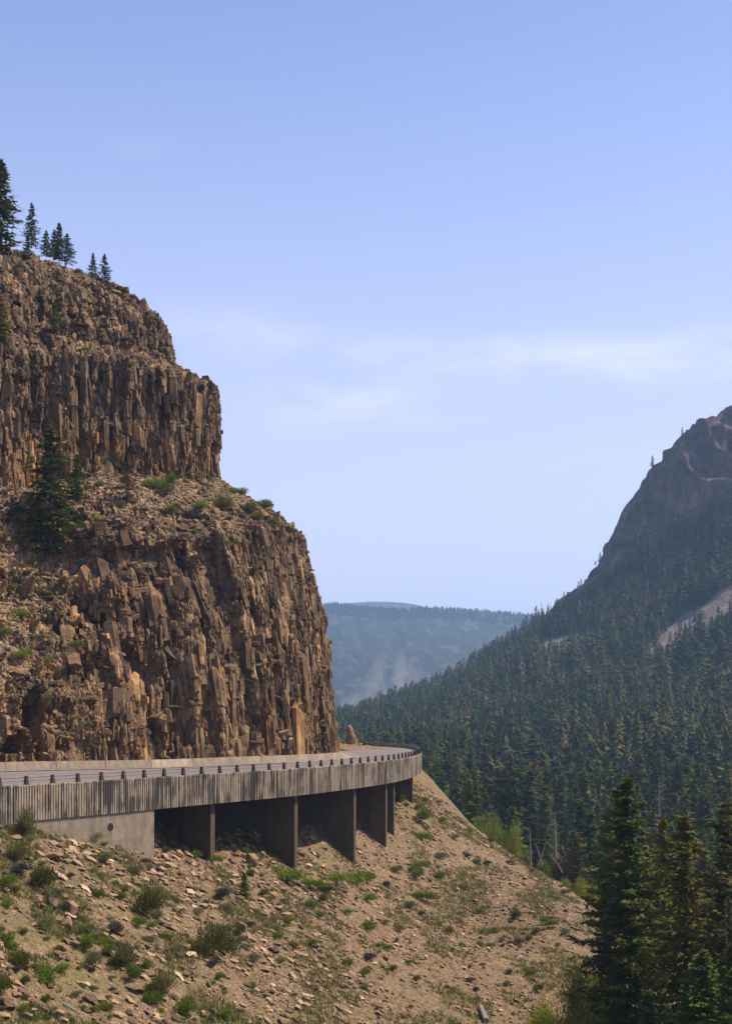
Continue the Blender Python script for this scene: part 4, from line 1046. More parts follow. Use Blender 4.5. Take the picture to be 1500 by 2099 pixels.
# ------------------------------------------------------------------ plants
def tris(c, u, v, s1, s2):                # triangles with centre c, axes u v
    a = c + u*s1[:, None]; b = c - u*s1[:, None]*.5 + v*s2[:, None]; d = c - u*s1[:, None]*.5 - v*s2[:, None]
    return np.stack([a, b, d], 1).reshape(-1, 3)
def unit(a): return a / (np.linalg.norm(a, axis=-1)[..., None] + 1e-9)
def bush_me(name, mat, seed, n=900, leaf=.07, lobes=7, flat=.75, spiky=.0, stems=True):
    rs = np.random.RandomState(seed); Vt = []
    for q in range(lobes):
        a = rs.rand()*6.28; rr = rs.rand()*.55; c = np.array([rr*math.cos(a), rr*math.sin(a), .15+.25*rs.rand()])
        r = rs.uniform(.35, .6); k = n//lobes
        d = unit(rs.normal(size=(k, 3))); d[:, 2] = np.abs(d[:, 2])*.9 + .02
        p = c + d*r*(rs.rand(k, 1)**.4)*np.array([1, 1, flat*1.2])
        u = unit(d*(1+spiky*2) + rs.normal(size=(k, 3))*.6 + np.array([0, 0, .4+spiky])); v = unit(np.cross(u, rs.normal(size=(k, 3))))
        Vt.append(tris(p, u, v, leaf*rs.uniform(.6, 1.5, k)*(1+spiky*1.5), leaf*rs.uniform(.3, .7, k)*(1-.5*spiky)))
    V = np.concatenate(Vt); V[:, 2] = np.maximum(V[:, 2], -.1)
    return mesh_np(name, V, np.arange(len(V)).reshape(-1, 3), mat)
bush = {
    'sage': [bush_me('sagebrush', M['sage'], 10+k, 1500, .055, 8) for k in range(4)],
    'green': [bush_me('green_shrub', M['green'], 20+k, 1700, .055, 7, .9) for k in range(4)],
    'olive': [bush_me('olive_shrub', M['olive'], 30+k, 2200, .05, 10, 1.1, .3) for k in range(4)],
    'grey': [bush_me('dry_brush', M['greyb'], 40+k, 1300, .06, 6, .8, .6) for k in range(3)],
    'willow': [bush_me('willow_shrub', M['willow'], 50+k, 5200, .035, 11, 1.2) for k in range(3)],
    'tuft': [bush_me('grass_clump', M['grass'], 60+k, 700, .07, 4, 1.1, 1.) for k in range(3)],
}
bname = {'sage': 'sagebrush', 'green': 'green_shrub', 'olive': 'olive_shrub', 'grey': 'dry_brush', 'willow': 'willow_shrub', 'tuft': 'grass_clump'}
def shrub(kind, px, py, wpx, label=None, h=1., where=hit, group=None, at3=None):
    p = at3 if at3 is not None else where(px, py)
    if p is None: return
    r = wpx/F*p[1]/2/.85*1.3; h *= 1.3
    o = link(bname[kind], random.choice(bush[kind]), loc=(p[0], p[1], p[2]-.05*r), rz=random.uniform(0, 6.28), scale=(r, r, r*h))
    return tag(o, label, 'grass' if kind == 'tuft' else 'shrub', group)
SG = 'shrubs on the near slope'
for kd, px, py, w_, lb, h in [
    ('olive',445,1968,84,'big dark olive bush in the lower middle of the slope',1.0),('olive',415,1962,52,'left lobe bush joined to the big dark olive bush',.9),
    ('olive',88,1830,56,'dark olive bush above the boulder stack',1.1),('olive',305,1880,64,'dark olive bush in the middle left, its right side dry',1.0),
    ('green',104,2018,50,'bright green round bush at the lower left',.9),('green',128,1995,34,'small bright green bush touching the round one',.8),
    ('green',178,1955,34,'vivid green bush beside the orange stone',1.4),('green',220,1958,28,'small green bush right of the orange stone',1.),
    ('green',16,1822,46,'bright green bush at the left edge above the dark bush',.9),('green',8,1935,34,'green bush cut by the left edge of the picture',1.0),
    ('sage',92,1908,40,'grey-green sagebrush left of the boulder stack',.9),('sage',180,1918,46,'rounded sagebrush right of the boulder stack',.9),
    ('grey',45,1790,40,'grey dry brush above the left bright green bush',.9),('grey',235,1915,44,'grey dry brush right of the rounded sagebrush',.9),
    ('grey',240,1960,46,'grey twiggy brush below the small green bush',1.),('green',268,2010,34,'green bush with upright stems low in the left middle',1.3),
    ('green',300,1995,26,'small upright green clump beside a grass clump',1.4),('green',318,2060,38,'green shrub near the bottom beside dry grass',1.1),
    ('green',380,2085,42,'green shrub on the bottom edge of the picture',1.2),('green',215,1940,30,'low leafy shrub above the grey twiggy brush',.9),
    ('sage',192,1728,32,'round sagebrush standing against the abutment wall',1.0),('green',244,1725,16,'tiny bush beside the drain opening',1.0),
    ('green',402,1758,30,'green shrub at the foot of the second pier',.8),('green',443,1772,30,'bright shrub right of the second pier foot',.8),
    ('olive',340,1750,18,'small olive shrub in the first bay mouth',.9),('sage',275,1792,34,'sagebrush below the first open bay',.9),
    ('grey',330,1785,24,'grey brush under the first open bay',.8),('sage',212,1768,40,'pale sagebrush below the abutment wall',.8),
    ('green',455,1835,30,'olive green shrub left of the small spruce',.7),('grey',455,1842,38,'dark grey brush below left of the small spruce',.9),
    ('sage',465,1870,30,'sagebrush below the small spruce',.9),('green',280,1900,34,'leafy shrub under the middle left olive bush',.9),
    ('green',310,1905,24,'small shrub at the right of the leafy shrub',.9),('olive',490,1915,26,'sagebrush right above the big olive bush',1.),
    ('green',600,1812,70,'wide green bush below the third pier',.6),('green',640,1822,50,'second wide green bush below the third pier',.6),
    ('green',690,1812,60,'low green bush between third and fourth pier feet',.55),('green',735,1812,56,'low green bush below the fourth pier',.6),
    ('green',757,1808,34,'rounded bush at the right end of the bush row below the piers',.9),('olive',668,1830,40,'olive bush under the row of green bushes',.6),
    ('green',638,1862,26,'bright green shrub in the middle of the slope',1.0),('olive',662,1850,22,'dark shrub right of the bright green one',1.0),
    ('green',757,1850,30,'vivid green shrub below the right end of the bush row',.8),('sage',562,1888,30,'sagebrush on the middle slope beside a fallen branch',.7),
    ('green',590,1892,34,'olive green shrub beside the fallen branch',.6),('green',655,1883,24,'small shrub above the fallen grey log',.8),
    ('green',760,1908,34,'green shrub alone right of centre on the slope',.8),('green',712,1982,22,'upright shrub in the lower scree',1.1),
    ('green',748,2002,26,'dark green shrub low in the scree',.9),('grey',757,1968,26,'grey twig brush in the lower scree',1.),
    ('green',797,1945,26,'lone olive shrub right of the grey twig brush',.7),('sage',820,1905,24,'pale shrub on the right scree',.8),
    ('green',868,1690,34,'tall grassy shrub right of the sixth pier',1.3),('green',868,1725,28,'shrub below the tall grassy one on the crest side',1.0),
    ('sage',902,1760,26,'sagebrush on the right upper scree',.8),('sage',860,1782,40,'broad sagebrush below the fifth pier',.7),
    ('green',850,1800,30,'green shrub below the broad sagebrush',.8),('sage',812,1788,30,'low sagebrush under the fifth pier',.7),
    ('green',900,1650,18,'small round green bush on the crest beside the last pier',.8),('green',872,1645,18,'bright bush on the crest nearest the last pier',.8),
    ('olive',820,1648,22,'yellowish shrub at the foot of the last pier',1.0),('olive',855,1660,18,'small shrub under the last pier',.8),
    ('green',870,1848,44,'pale green shrub patch on the right scree',.7),('sage',840,1860,30,'sage clump left of the pale green patch',.7),
    ('green',982,1873,20,'dark green shrub on the far right scree, upper one of two',.8),('olive',1057,1882,24,'dark round shrub on the far right scree near the tree',.8),
    ('olive',1062,1930,20,'left one of the paired dark shrubs on the right scree',.8),('olive',1082,1928,18,'right one of the paired dark shrubs on the right scree',.8),
    ('green',1130,1900,24,'green shrub just left of the tall dark spruce',.8),('olive',1100,1915,18,'small olive shrub near the green one by the spruce',.9),
    ('green',1087,1998,18,'small green shrub low on the right scree',.8),('sage',1160,1915,20,'sage shrub at the edge of the spruce',.8),
    ('olive',920,1915,20,'small shrub alone on the smooth right scree',.8),('green',930,1950,14,'tiny bright shrub on the smooth right scree',.8),
    ('green',930,1720,18,'shrub on the crest line of the scree',.8),('green',965,1705,16,'tiny bush on the scree crest',.8),
    ('olive',10,2035,50,'dark bush in the left corner near the bottom',1.0),('tuft',55,1720,50,'tall dry grass clump at the foot of the ribbed wall',1.6),
    ('tuft',255,1990,60,'tall pale grass clump beside green stems',1.2),('tuft',335,2050,60,'tall pale grass clump near the bottom',1.2),
    ('tuft',190,1985,40,'dry grass clump left of the tall pale one',1.0),('tuft',270,1740,40,'dry grass against the right end of the abutment wall',1.),
    ('tuft',40,1770,50,'dry grass clump near the left edge',1.),('green',300,1745,26,'low green plants at the abutment corner',.6),
    ('olive',40,1980,44,'brownish bush above the bright green round bush',.8),('sage',495,1935,24,'pale sagebrush just right of the big olive bush',1.1)]:
    shrub(kd, px, py, w_, lb, h, group=SG)
adj = {'sage': 'small grey-green sagebrush ', 'green': 'small green shrub ', 'olive': 'small olive shrub ', 'grey': 'small dry grey brush '}
cnt = 0
while cnt < 290:
    px = rs2.uniform(0, 1180); py = rs2.uniform(1650, 2095)
    if px > 600 and rs2.random() < .55: continue
    p = hit(px, py)
    if p is None or p[1] > 228: continue
    kd = rs2.choice(['sage', 'sage', 'green', 'olive', 'grey', 'green'])
    wv = rs2.uniform(11, 30)*(1 if px < 600 else .7)
    shrub(kd, px, py, wv, near(px, py, adj[kd] if wv > 14 else adj[kd].replace('small', 'tiny')), rs2.uniform(.6, 1), group='small shrubs ' + zone(px, py), at3=p); cnt += 1

# grass: stuff
n = 240000
X = RS.uniform(-46, 30, n); Y = RS.uniform(62, 235, n)
dens = np.clip(.45 + .9*sstep(0, -28, X + (Y-110)*.22), 0, 1)*sstep(.0, .30, fbm2(X/3.5, Y/5, 5, 333)+.07)
keep = RS.rand(n) < dens; X = X[keep]; Y = Y[keep]
zz = ground(X, Y); ppx = PX0+F*X/Y; ppy = HOR-F*zz/Y; keep = (ppx > -420) & (ppx < 1250) & (ppy < 2250); X = X[keep]; Y = Y[keep]
m = len(X); Zs = ground_d(X, Y); nb = 6
h = RS.uniform(.14, .46, (m, nb)); th = RS.rand(m, nb)*6.28; ln = RS.uniform(.1, .8, (m, nb))
bx = X[:, None] + RS.normal(size=(m, nb))*.13; by = Y[:, None] + RS.normal(size=(m, nb))*.13
w_ = .042
a = np.stack([bx - w_*np.sin(th), by + w_*np.cos(th), np.broadcast_to(Zs[:, None]-.03, bx.shape)], -1)
b = np.stack([bx + w_*np.sin(th), by - w_*np.cos(th), np.broadcast_to(Zs[:, None]-.03, bx.shape)], -1)
c = np.stack([bx + ln*h*np.cos(th), by + ln*h*np.sin(th), Zs[:, None] + h], -1)
V = np.stack([a, b, c], 2).reshape(-1, 3)
tag(link('grass', mesh_np('grass', V, np.arange(len(V)).reshape(-1, 3), M['grass'])), 'dry yellow-green grass growing between the stones of the slope', 'grass', kind='stuff')

# ---- conifers
def conifer(seed, H=1., Rr=.22, whorls=26, per=6, clumps=10, leaf=.02, droop=.35, p=.85, start=.06, gap=.12, sparse=0., wig=.25):
    """unit-height crown: returns triangle soup and trunk points"""
    rs = np.random.RandomState(seed); out_ = []; br = []
    for i in range(whorls):
        t = start + (1-start)*((i+rs.rand()*.6)/whorls)**.92
        if t > .995: t = .995
        prof = (1-t)**p * (1 - .45*math.exp(-((t-start)/.10)))
        for j in range(per):
            if rs.rand() < sparse: continue
            L = Rr*prof*rs.uniform(1-wig*1.6, 1+wig) + .008
            a = rs.rand()*6.283; el = (.25*(t-.45)) - droop*(1-t)*.6 + rs.normal()*.08
            d0 = np.array([math.cos(a)*math.cos(el), math.sin(a)*math.cos(el), math.sin(el)])
            k = max(3, int(clumps*(L/Rr*1.2+.25)))
            s = (np.arange(k)+rs.rand(k))/k; s = .12 + .88*s**.8
            pt = np.array([0, 0, t]) + d0*(s*L)[:, None]
            pt[:, 2] += L*(-droop*.35*s + droop*.5*s**3)
            side = np.array([-math.sin(a), math.cos(a), 0])
            sw = (L*.26*(1-.75*s) + leaf*.5)
            pt = pt + side*(rs.uniform(-1, 1, k)*sw)[:, None] + np.array([0, 0, -1])*(rs.rand(k)*leaf*1.0)[:, None]
            u = unit(d0*1.0 + side*rs.normal(size=(k, 1))*.9 + rs.normal(size=(k, 3))*.3 + np.array([0, 0, -.15]))
            v = unit(np.cross(u, np.array([0, 0, 1.]) + rs.normal(size=(k, 3))*.55))
            out_.append(tris(pt, u, v, leaf*rs.uniform(.7, 1.5, k), leaf*rs.uniform(.3, .62, k)))
            br.append((np.array([0, 0, t]), np.array([0, 0, t]) + d0*L*.75 + np.array([0, 0, -L*droop*.15])))
    # leader
    k = 10; pt = np.stack([rs.normal(size=k)*.002, rs.normal(size=k)*.002, rs.uniform(.965, 1.0, k)], 1)
    u = unit(rs.normal(size=(k, 3))*.5 + np.array([0, 0, 1])); v = unit(np.cross(u, rs.normal(size=(k, 3))))
    out_.append(tris(pt, u, v, np.full(k, leaf*.8), np.full(k, leaf*.25)))
    return np.concatenate(out_), br
def trunk_me(br, rad, seed, nb=60, mat=None):
    rs = np.random.RandomState(seed); mb = MB()
    z = np.linspace(-.03, .97, 9); w_ = .004*rs.normal(size=(9, 2)); w_[0] = 0
    mb.tube(np.concatenate([w_, z[:, None]], 1), rad*(1-z*.93).clip(.04), 7)
    idx = rs.permutation(len(br))[:nb]
    for q in idx:
        a, b = br[q]; mb.tube([a, (a+b)/2 + np.array([0, 0, .002]), b], [rad*.28*(1-a[2]*.7), rad*.18, rad*.06], 4, False)
    return mb.me('trunk', mat or M['bark'])
protos = {}
def make_proto(key, mat, seed, rad=.011, nb=60, **kw):
    V, br = conifer(seed, **kw)
    protos[key] = (mesh_np('crown', V, np.arange(len(V)).reshape(-1, 3), mat), trunk_me(br, rad, seed, nb))
make_proto('big_dark', M['spruce'], 901, whorls=62, per=10, clumps=40, leaf=.0125, Rr=.20, droop=.42, p=.66, sparse=.26, wig=.55)
make_proto('big_light', M['spruce_l'], 902, whorls=52, per=8, clumps=32, leaf=.0125, Rr=.18, droop=.33, p=.7, sparse=.28, wig=.6)
make_proto('big_pine', M['pine'], 903, whorls=40, per=6, clumps=26, leaf=.013, Rr=.20, droop=.2, p=.6, start=.12, sparse=.22, wig=.5)
make_proto('fresh', M['spruce_g'], 904, whorls=42, per=9, clumps=28, leaf=.016, Rr=.24, droop=.3, p=.8, sparse=.1, wig=.35)
for k in range(3):
    make_proto(f'mid{k}', M['spruce'], 910+k, whorls=30, per=7, clumps=11, leaf=.026, Rr=[.17, .22, .19][k], droop=.35, p=.85, sparse=.15, wig=.4, nb=30)
make_proto('mid_g', M['spruce_g'], 920, whorls=28, per=7, clumps=11, leaf=.028, Rr=.22, sparse=.12, wig=.35, nb=30)
make_proto('mid_l', M['spruce_l'], 921, whorls=28, per=7, clumps=10, leaf=.026, Rr=.18, sparse=.2, wig=.4, nb=30)
make_proto('mid_p', M['pine'], 922, whorls=24, per=6, clumps=10, leaf=.028, Rr=.19, start=.15, sparse=.25, p=.6, wig=.5, nb=30)
make_proto('mid_d', M['dull'], 923, whorls=24, per=6, clumps=8, leaf=.022, Rr=.15, start=.1, sparse=.35, wig=.5, nb=40)
def tree(key, loc, h, label, group=None, wide=1., rz=None, name='conifer_tree'):
    e = empty(name, loc); tag(e, label, 'tree', group); e.rotation_euler = (0, 0, random.uniform(0, 6.28) if rz is None else rz)
    e.scale = (h*wide, h*wide, h)
    cr_, tk = protos[key]
    link('trunk', tk, e); link('crown', cr_, e)
    return e
def tree_px(key, px, pytop, d, zbase, label, group=None, wide=1.):
    zt = (HOR-pytop)/F*d
    return tree(key, ((px-PX0)/F*d, d, zbase), zt-zbase, label, group, wide)
# close conifers at the right
G = 'tall conifers at the lower right'
def gz(px, d): return float(ground(np.array([(px-PX0)/F*d]), np.array([float(d)]))[0])
for key, px, py, d, lb, wd in [
    ('big_dark', 1283, 1590, 118, 'tallest dark green spruce at the lower right beside the scree', 1.0),
    ('big_light', 1402, 1668, 112, 'olive sunlit spruce right of the tallest dark spruce', 1.05),
    ('big_light', 1360, 1672, 128, 'narrow spruce standing behind between the dark and the olive spruce', .8),
    ('big_pine', 1492, 1640, 108, 'loose brownish pine cut by the right edge of the picture', 1.1),
    ('fresh', 1440, 1945, 98, 'shorter fresh green spruce low at the right', 1.2),
    ('big_dark', 1245, 1800, 128, 'dark spruce half hidden at the left foot of the tallest spruce', .9),
    ('big_dark', 1475, 1830, 132, 'dark spruce behind the loose brownish pine', 1.0),
    ('big_dark', 1330, 1850, 125, 'dark lower spruce filling the gap behind the olive spruce', 1.1),
    ('fresh', 1500, 1985, 96, 'small green spruce in the lower right corner', 1.1),
    ('fresh', 1330, 2030, 104, 'young dark green spruce in front of the tallest spruce', 1.1)]:
    tree_px(key, px, py, d, gz(px, d)-.3, lb, G, wd)
for k, (px, py, d, ky, wd) in enumerate([(1580, 1700, 104, 'big_pine', 1.0), (1640, 1800, 96, 'big_dark', 1.0), (1700, 1650, 120, 'big_dark', 1.), (1560, 1900, 88, 'fresh', 1.1), (1780, 1750, 110, 'big_light', 1.), (1620, 1650, 140, 'big_dark', 1.)]):
    tree_px(ky, px, py, d, gz(px, d)-.3, ['first', 'second', 'third', 'fourth', 'fifth', 'sixth'][k] + ' conifer just outside the right edge of the picture', G, wd)
def bigbush(px, py_top, d, wpx, lb, h=1.):
    p = np.array([(px-PX0)/F*d, d, gz(px, d)-.2]); r = wpx/F*d/2/.85
    zt = (HOR-py_top)/F*d; hh = max(.5, (zt-p[2])/.95)
    o = link('willow_shrub', random.choice(bush['willow']), loc=p, rz=random.uniform(0, 6), scale=(r, r, hh)); tag(o, lb, 'shrub', 'yellow-green willows at the slope foot')
bigbush(1185, 1985, 128, 90, 'yellow-green willow bush at the foot of the scree beside the dark spruce')
bigbush(1120, 2050, 122, 80, 'yellow-green willow bush on the bottom edge left of the spruces')
bigbush(1175, 2060, 116, 110, 'largest willow bush on the bottom edge in front of the spruces')
bigbush(1090, 2085, 124, 60, 'lowest small willow bush at the end of the scree')
bigbush(1225, 2020, 124, 80, 'willow bush hugging the lower branches of the tallest spruce')
for px, pt, d, w_, lb in [(1190, 1803, 205, 46, 'bright willow bush behind the scree crest beside the spruce'), (1160, 1802, 225, 34, 'darker green bush left of the bright willow on the crest'), (1215, 1815, 200, 40, 'willow bush behind the dark spruce on the crest')]:
    p = np.array([(px-PX0)/F*d, d, gz(px, d)]); r = w_/F*d/2/.85; hh = ((HOR-pt)/F*d-p[2])/.9
    tag(link('willow_shrub', random.choice(bush['willow']), loc=p, scale=(r, r, max(hh, 1))), lb, 'shrub', 'yellow-green willows at the slope foot')
tree_px('fresh', 501, 1788, hit(501, 1842)[1], hit(501, 1842)[2]-.1, 'small young spruce alone on the slope below the piers', None, 1.6)

# conifers on the cliff
G = 'conifers on the cliff'
for key, px, pt, pb, lb, wd in [
    ('mid0', 2, 325, 512, 'tallest dark spruce on the cliff top at the left edge', 1.0),
    ('mid1', 66, 415, 500, 'slim spruce second from the left on the cliff top', .75),
    ('mid_g', 57, 480, 535, 'small bright spruce just below the slim one on the cliff top', .8),
    ('mid_g', 96, 472, 520, 'short bushy spruce left of the cliff top cluster', 1.0),
    ('mid0', 122, 456, 528, 'tallest spruce of the cluster on the cliff top', .9),
    ('mid1', 138, 478, 535, 'spruce at the right of the cliff top cluster', 1.0),
    ('mid_g', 112, 470, 524, 'middle spruce of the cliff top cluster', .8),
    ('mid_g', 191, 518, 568, 'left one of the two lone spruces on the cliff top', .8),
    ('mid1', 215, 520, 576, 'right one of the two lone spruces on the cliff top', .9),
    ('mid_g', 112, 618, 676, 'bright green sapling leaning on the upper cliff band', .8),
    ('mid_l', 5, 620, 700, 'yellow-green spruce on the upper cliff at the left edge', 1.1),
    ('mid1', 106, 872, 1125, 'tall dark spruce on the ledge in front of the cliff', .92),
    ('mid_g', 158, 930, 1015, 'bright green narrow spruce beside the tall ledge spruce', .95),
    ('mid_p', 262, 948, 1022, 'thin grey-green spruce on the ledge right of the others', .9),
    ('mid_g', 80, 1010, 1100, 'small spruce hugging the left of the tall ledge spruce', .8)]:
    p = cliff_at(px, pb)
    if p is None: p = cliff_at(px, pb+12)
    if p is None:
        print('no cliff for', px, pb); continue
    d = p[1]-.5 if pb > 600 else p[1]+1.
    zb = (HOR-pb)/F*d - .4
    tree(key, ((px-PX0)/F*d, d, zb), (HOR-pt)/F*d - zb, lb, G, wd*1.65)
# shrubs on the cliff
for kd, px, py, w_ in [('green',320,1000,50),('green',340,1005,40),('green',380,1058,44),('olive',345,1012,26),('green',215,955,44),('green',300,995,30),('green',410,1045,40),
    ('green',465,1120,34),('olive',460,1045,50),('olive',510,1050,34),('olive',530,1065,30),('green',205,995,24),('green',480,1010,28),('green',505,1005,30),('olive',545,1045,40),
    ('green',20,1213,34),('green',45,1270,44),('green',8,1300,34),('green',40,1350,40),('green',55,1342,30),('green',160,1325,34),('green',98,1222,34),('olive',145,1290,26),
    ('green',105,1358,28),('green',100,1435,26),('green',150,1475,18),('green',185,1488,26),('green',240,1465,16),('olive',520,1250,18),('green',570,1190,16),('green',545,1150,18),
    ('olive',590,1095,26),('olive',35,1075,34),('green',205,1070,22),('green',400,1095,24),('green',350,985,30),('sage',250,1040,22),('green',395,760,16),('olive',405,765,14),
    ('green',120,575,20),('olive',45,550,26),('olive',160,560,20),('green',210,715,18),('green',180,718,20),('green',75,625,18),('olive',290,750,26),('green',270,752,24),
    ('green',60,940,16),('green',190,1380,20),('green',60,1480,20),('green',20,1400,24),('green',110,1520,18),('olive',130,1190,24),('green',240,960,22),('green',355,1048,30),('green',430,1000,20),('olive',560,1075,28),
    ('green',575,1070,20),('green',195,1068,20),('olive',280,605,18),('olive',255,595,16),('green',335,690,12),('sage',30,1110,26),('sage',80,1195,26),('sage',85,1310,22)]:
    p = cliff_at(px, py)
    if p is None: continue
    where = 'on the middle ledge of the cliff' if 930 < py < 1130 else ('on the upper cliff band' if py <= 930 else 'on the rubble of the lower left cliff' if px < 260 else 'on the lower cliff columns')
    shrub(kd, px, py, w_*.8, near(px, py, {'green': 'green', 'olive': 'olive', 'sage': 'grey-green'}[kd] + ' cliff shrub ', LM2), .8, group='shrubs ' + where, at3=p)

# ---- forest of the valley and the hillside
def lowconi(seed, nt_=120):
    rs = np.random.RandomState(seed); Vt = []
    for i in range(nt_):
        t = rs.rand()**.85*.93 + .05; L = .22*(1-t)**.75*rs.uniform(.55, 1.3) + .015; a = rs.rand()*6.283
        d0 = np.array([math.cos(a), math.sin(a), -.25]); s = np.array([-math.sin(a), math.cos(a), 0])
        tip = np.array([0, 0, t-.01]) + d0*L; w_ = L*.34 + .010
        Vt.append([np.array([0, 0, t+.045]), tip + s*w_*.7*rs.uniform(.3, 1.2), tip - s*w_*.7*rs.uniform(.3, 1.2) + np.array([0, 0, rs.uniform(-.02, .01)])])
    for a in (0, 2.1, 4.2):
        Vt.append([np.array([0, 0, 1.]), np.array([.02*math.cos(a), .02*math.sin(a), .86]), np.array([.02*math.cos(a+2.1), .02*math.sin(a+2.1), .86])])
    return np.array(Vt).reshape(-1, 3)
lows = [lowconi(700+k) for k in range(10)]
for k in range(3):                        # rounder pines on bare stems
    q = lowconi(720+k, 110); q[:, 2] = .30 + .68*q[:, 2]**.8; q[:, :2] *= 1.25; lows.append(q)
for k in range(3):                        # thin, half-dead spires
    q = lowconi(730+k, 45); q[:, :2] *= .5; lows.append(q)
NL = len(lows)
# sample the hillside mesh by area
Hs = H2; A0 = Hs[:-1, :-1]; A1 = Hs[:-1, 1:]; A2 = Hs[1:, :-1]
area = np.linalg.norm(np.cross(A1-A0, A2-A0), axis=2)
rk = hrock[:-1, :-1]; tl = talus[:-1, :-1]; hvv = hv[:-1][:, None]*np.ones((1, Hs.shape[1]-1)); pxx = hpx[:-1, :-1]; pyy = hpy[:-1, :-1]
clear = inpoly(hpx, hpy, [(1410,1395),(1530,1370),(1530,1415),(1430,1425)], 8)[:-1, :-1]
dn = np.where(rk > .5, .05, 1.)*(1-.97*np.clip(tl*1.2, 0, 1))*(1-.8*clear)*(hvv < 8.02)*(pxx > 560)*(pxx < 1640)
dn = dn*(.50 + .75*sstep(-.25, .15, fbm2(A0[..., 0]/60, A0[..., 1]/60, 4, 444)))
dn *= np.where(rk > .1, .6, 1.)
dn += .16*(hvv > 7.6)*(hvv < 8.0)*(pxx > 1080)*(pxx < 1330)
wgt = (area*dn).ravel(); NT = int(wgt.sum()/40.); print('forest trees', NT, 'area', area.sum())
NT = min(NT, 15000)
fi = RS.choice(len(wgt), NT, p=wgt/wgt.sum()); r1 = RS.rand(NT)[:, None]; r2 = RS.rand(NT)[:, None]
a0 = A0.reshape(-1, 3)[fi]; a1 = A1.reshape(-1, 3)[fi]; a2 = A2.reshape(-1, 3)[fi]
TP = a0 + (a1-a0)*r1 + (a2-a0)*r2
rkk = rk.ravel()[fi]
hgt = (RS.uniform(10, 22, NT) + 5*fbm2(TP[:, 0]/35, TP[:, 1]/35, 3, 446))*np.where(rkk > .3, .55, 1.)*np.where(TP[:, 1] > 1150, .85, 1.)*np.where(TP[:, 1] < 650, 1.25, 1.)
# and the strip between the near ground and the hillside
n2 = 1100; X = RS.uniform(8, 150, n2); Y = RS.uniform(215, 335, n2); ok = (X > 14+(Y-215)*.1) & (np.abs(X/Y) < .33); X, Y = X[ok], Y[ok]
ok = (X - .0) > np.interp(Y, [215, 235, 330], [38, 26, 12]); X, Y = X[ok], Y[ok]
ok = RS.rand(len(X)) < .42; X, Y = X[ok], Y[ok]
qx = PX0 + F*X/Y; ok = ~((qx > 930) & (qx < 1175) & (Y < 292)); X, Y = X[ok], Y[ok]
TP2 = np.stack([X, Y, ground(X, Y)], 1); h2_ = RS.uniform(12, 21, len(X))
m_ = TP[:, 1] > 335; TP = TP[m_]; hgt = hgt[m_]
TP = np.concatenate([TP, TP2]); hgt = np.concatenate([hgt, h2_])
tone = np.clip(RS.beta(1.7, 2.2, len(TP)) + .45*fbm2(TP[:, 0]/45, TP[:, 1]/45, 3, 555), 0, 1)
ppx = PX0 + F*TP[:, 0]/TP[:, 1]; ptop = HOR - F*(TP[:, 2]+hgt)/TP[:, 1]
vis = (ppx > 640) & (ppx < 1530)
# hidden behind the scree slope or the road?
edge = np.interp(ppx, [640,860,900,1030,1130,1190,1300,1600], [1535,1560,1650,1742,1800,1850,2000,2100])
vis &= ptop < edge - 8
# hidden behind the close trees
vis &= ~((ppx > 1240) & (ppx < 1330) & (ptop > 1750))
order = np.argsort(-hgt/TP[:, 1]*vis)
ind = order[:300]; rest = np.ones(len(TP), bool); rest[ind] = False
kinds = ['mid0', 'mid1', 'mid2', 'mid_g', 'mid_l', 'mid_p', 'mid_d']; prob = [.2, .18, .16, .2, .08, .1, .08]
lab = {'mid0': 'slender dark spruce', 'mid1': 'broad dark spruce', 'mid2': 'dark spruce', 'mid_g': 'fresh green spruce', 'mid_l': 'olive spruce', 'mid_p': 'loose crowned pine', 'mid_d': 'fading brown-grey spruce'}
for q in ind:
    k = kinds[RS.choice(7, p=prob)]
    tx = PX0 + F*TP[q, 0]/TP[q, 1]
    ty = HOR - F*(TP[q, 2]+hgt[q])/TP[q, 1]
    zn = ('behind the viaduct bend' if tx < 920 else 'behind the upper scree crest' if tx < 1040 else 'behind the dead trees of the crest' if tx < 1190 else 'behind the tallest spruce' if tx < 1340
          else 'behind the olive spruce' if tx < 1430 else 'behind the brownish pine at the right edge')
    zn = ('low in the forest ' if ty > 1690 else 'halfway up the forest ' if ty > 1620 else 'high in the forest ') + zn
    tree(k, TP[q] - np.array([0, 0, .5]), float(hgt[q]), lab[k] + ' ' + zn, 'valley forest trees ' + zn, float(RS.uniform(1.05, 1.55)))
T = TP[rest]; hh = hgt[rest]; tn = tone[rest]; m = len(T)
Vs, Ts = [], []
for k in range(NL):
    i = np.arange(k, m, NL); a = RS.rand(len(i))*6.283; w_ = RS.uniform(.8, 1.35, len(i))
    L = lows[k]
    x = (L[:, 0][None]*np.cos(a)[:, None] - L[:, 1][None]*np.sin(a)[:, None])*(hh[i]*w_)[:, None] + T[i, 0][:, None]
    y = (L[:, 0][None]*np.sin(a)[:, None] + L[:, 1][None]*np.cos(a)[:, None])*(hh[i]*w_)[:, None] + T[i, 1][:, None]
    z = L[:, 2][None]*hh[i][:, None] + T[i, 2][:, None] - .4
    Vs.append(np.stack([x, y, z], -1).reshape(-1, 3)); Ts.append(np.repeat(tn[i], len(L)))
V = np.concatenate(Vs)
tag(link('forest', mesh_np('forest', V, np.arange(len(V)).reshape(-1, 3), M['forest'], False, {'tone': np.concatenate(Ts)})),
    'dense conifer forest covering the valley and the hillside', 'forest', kind='stuff')
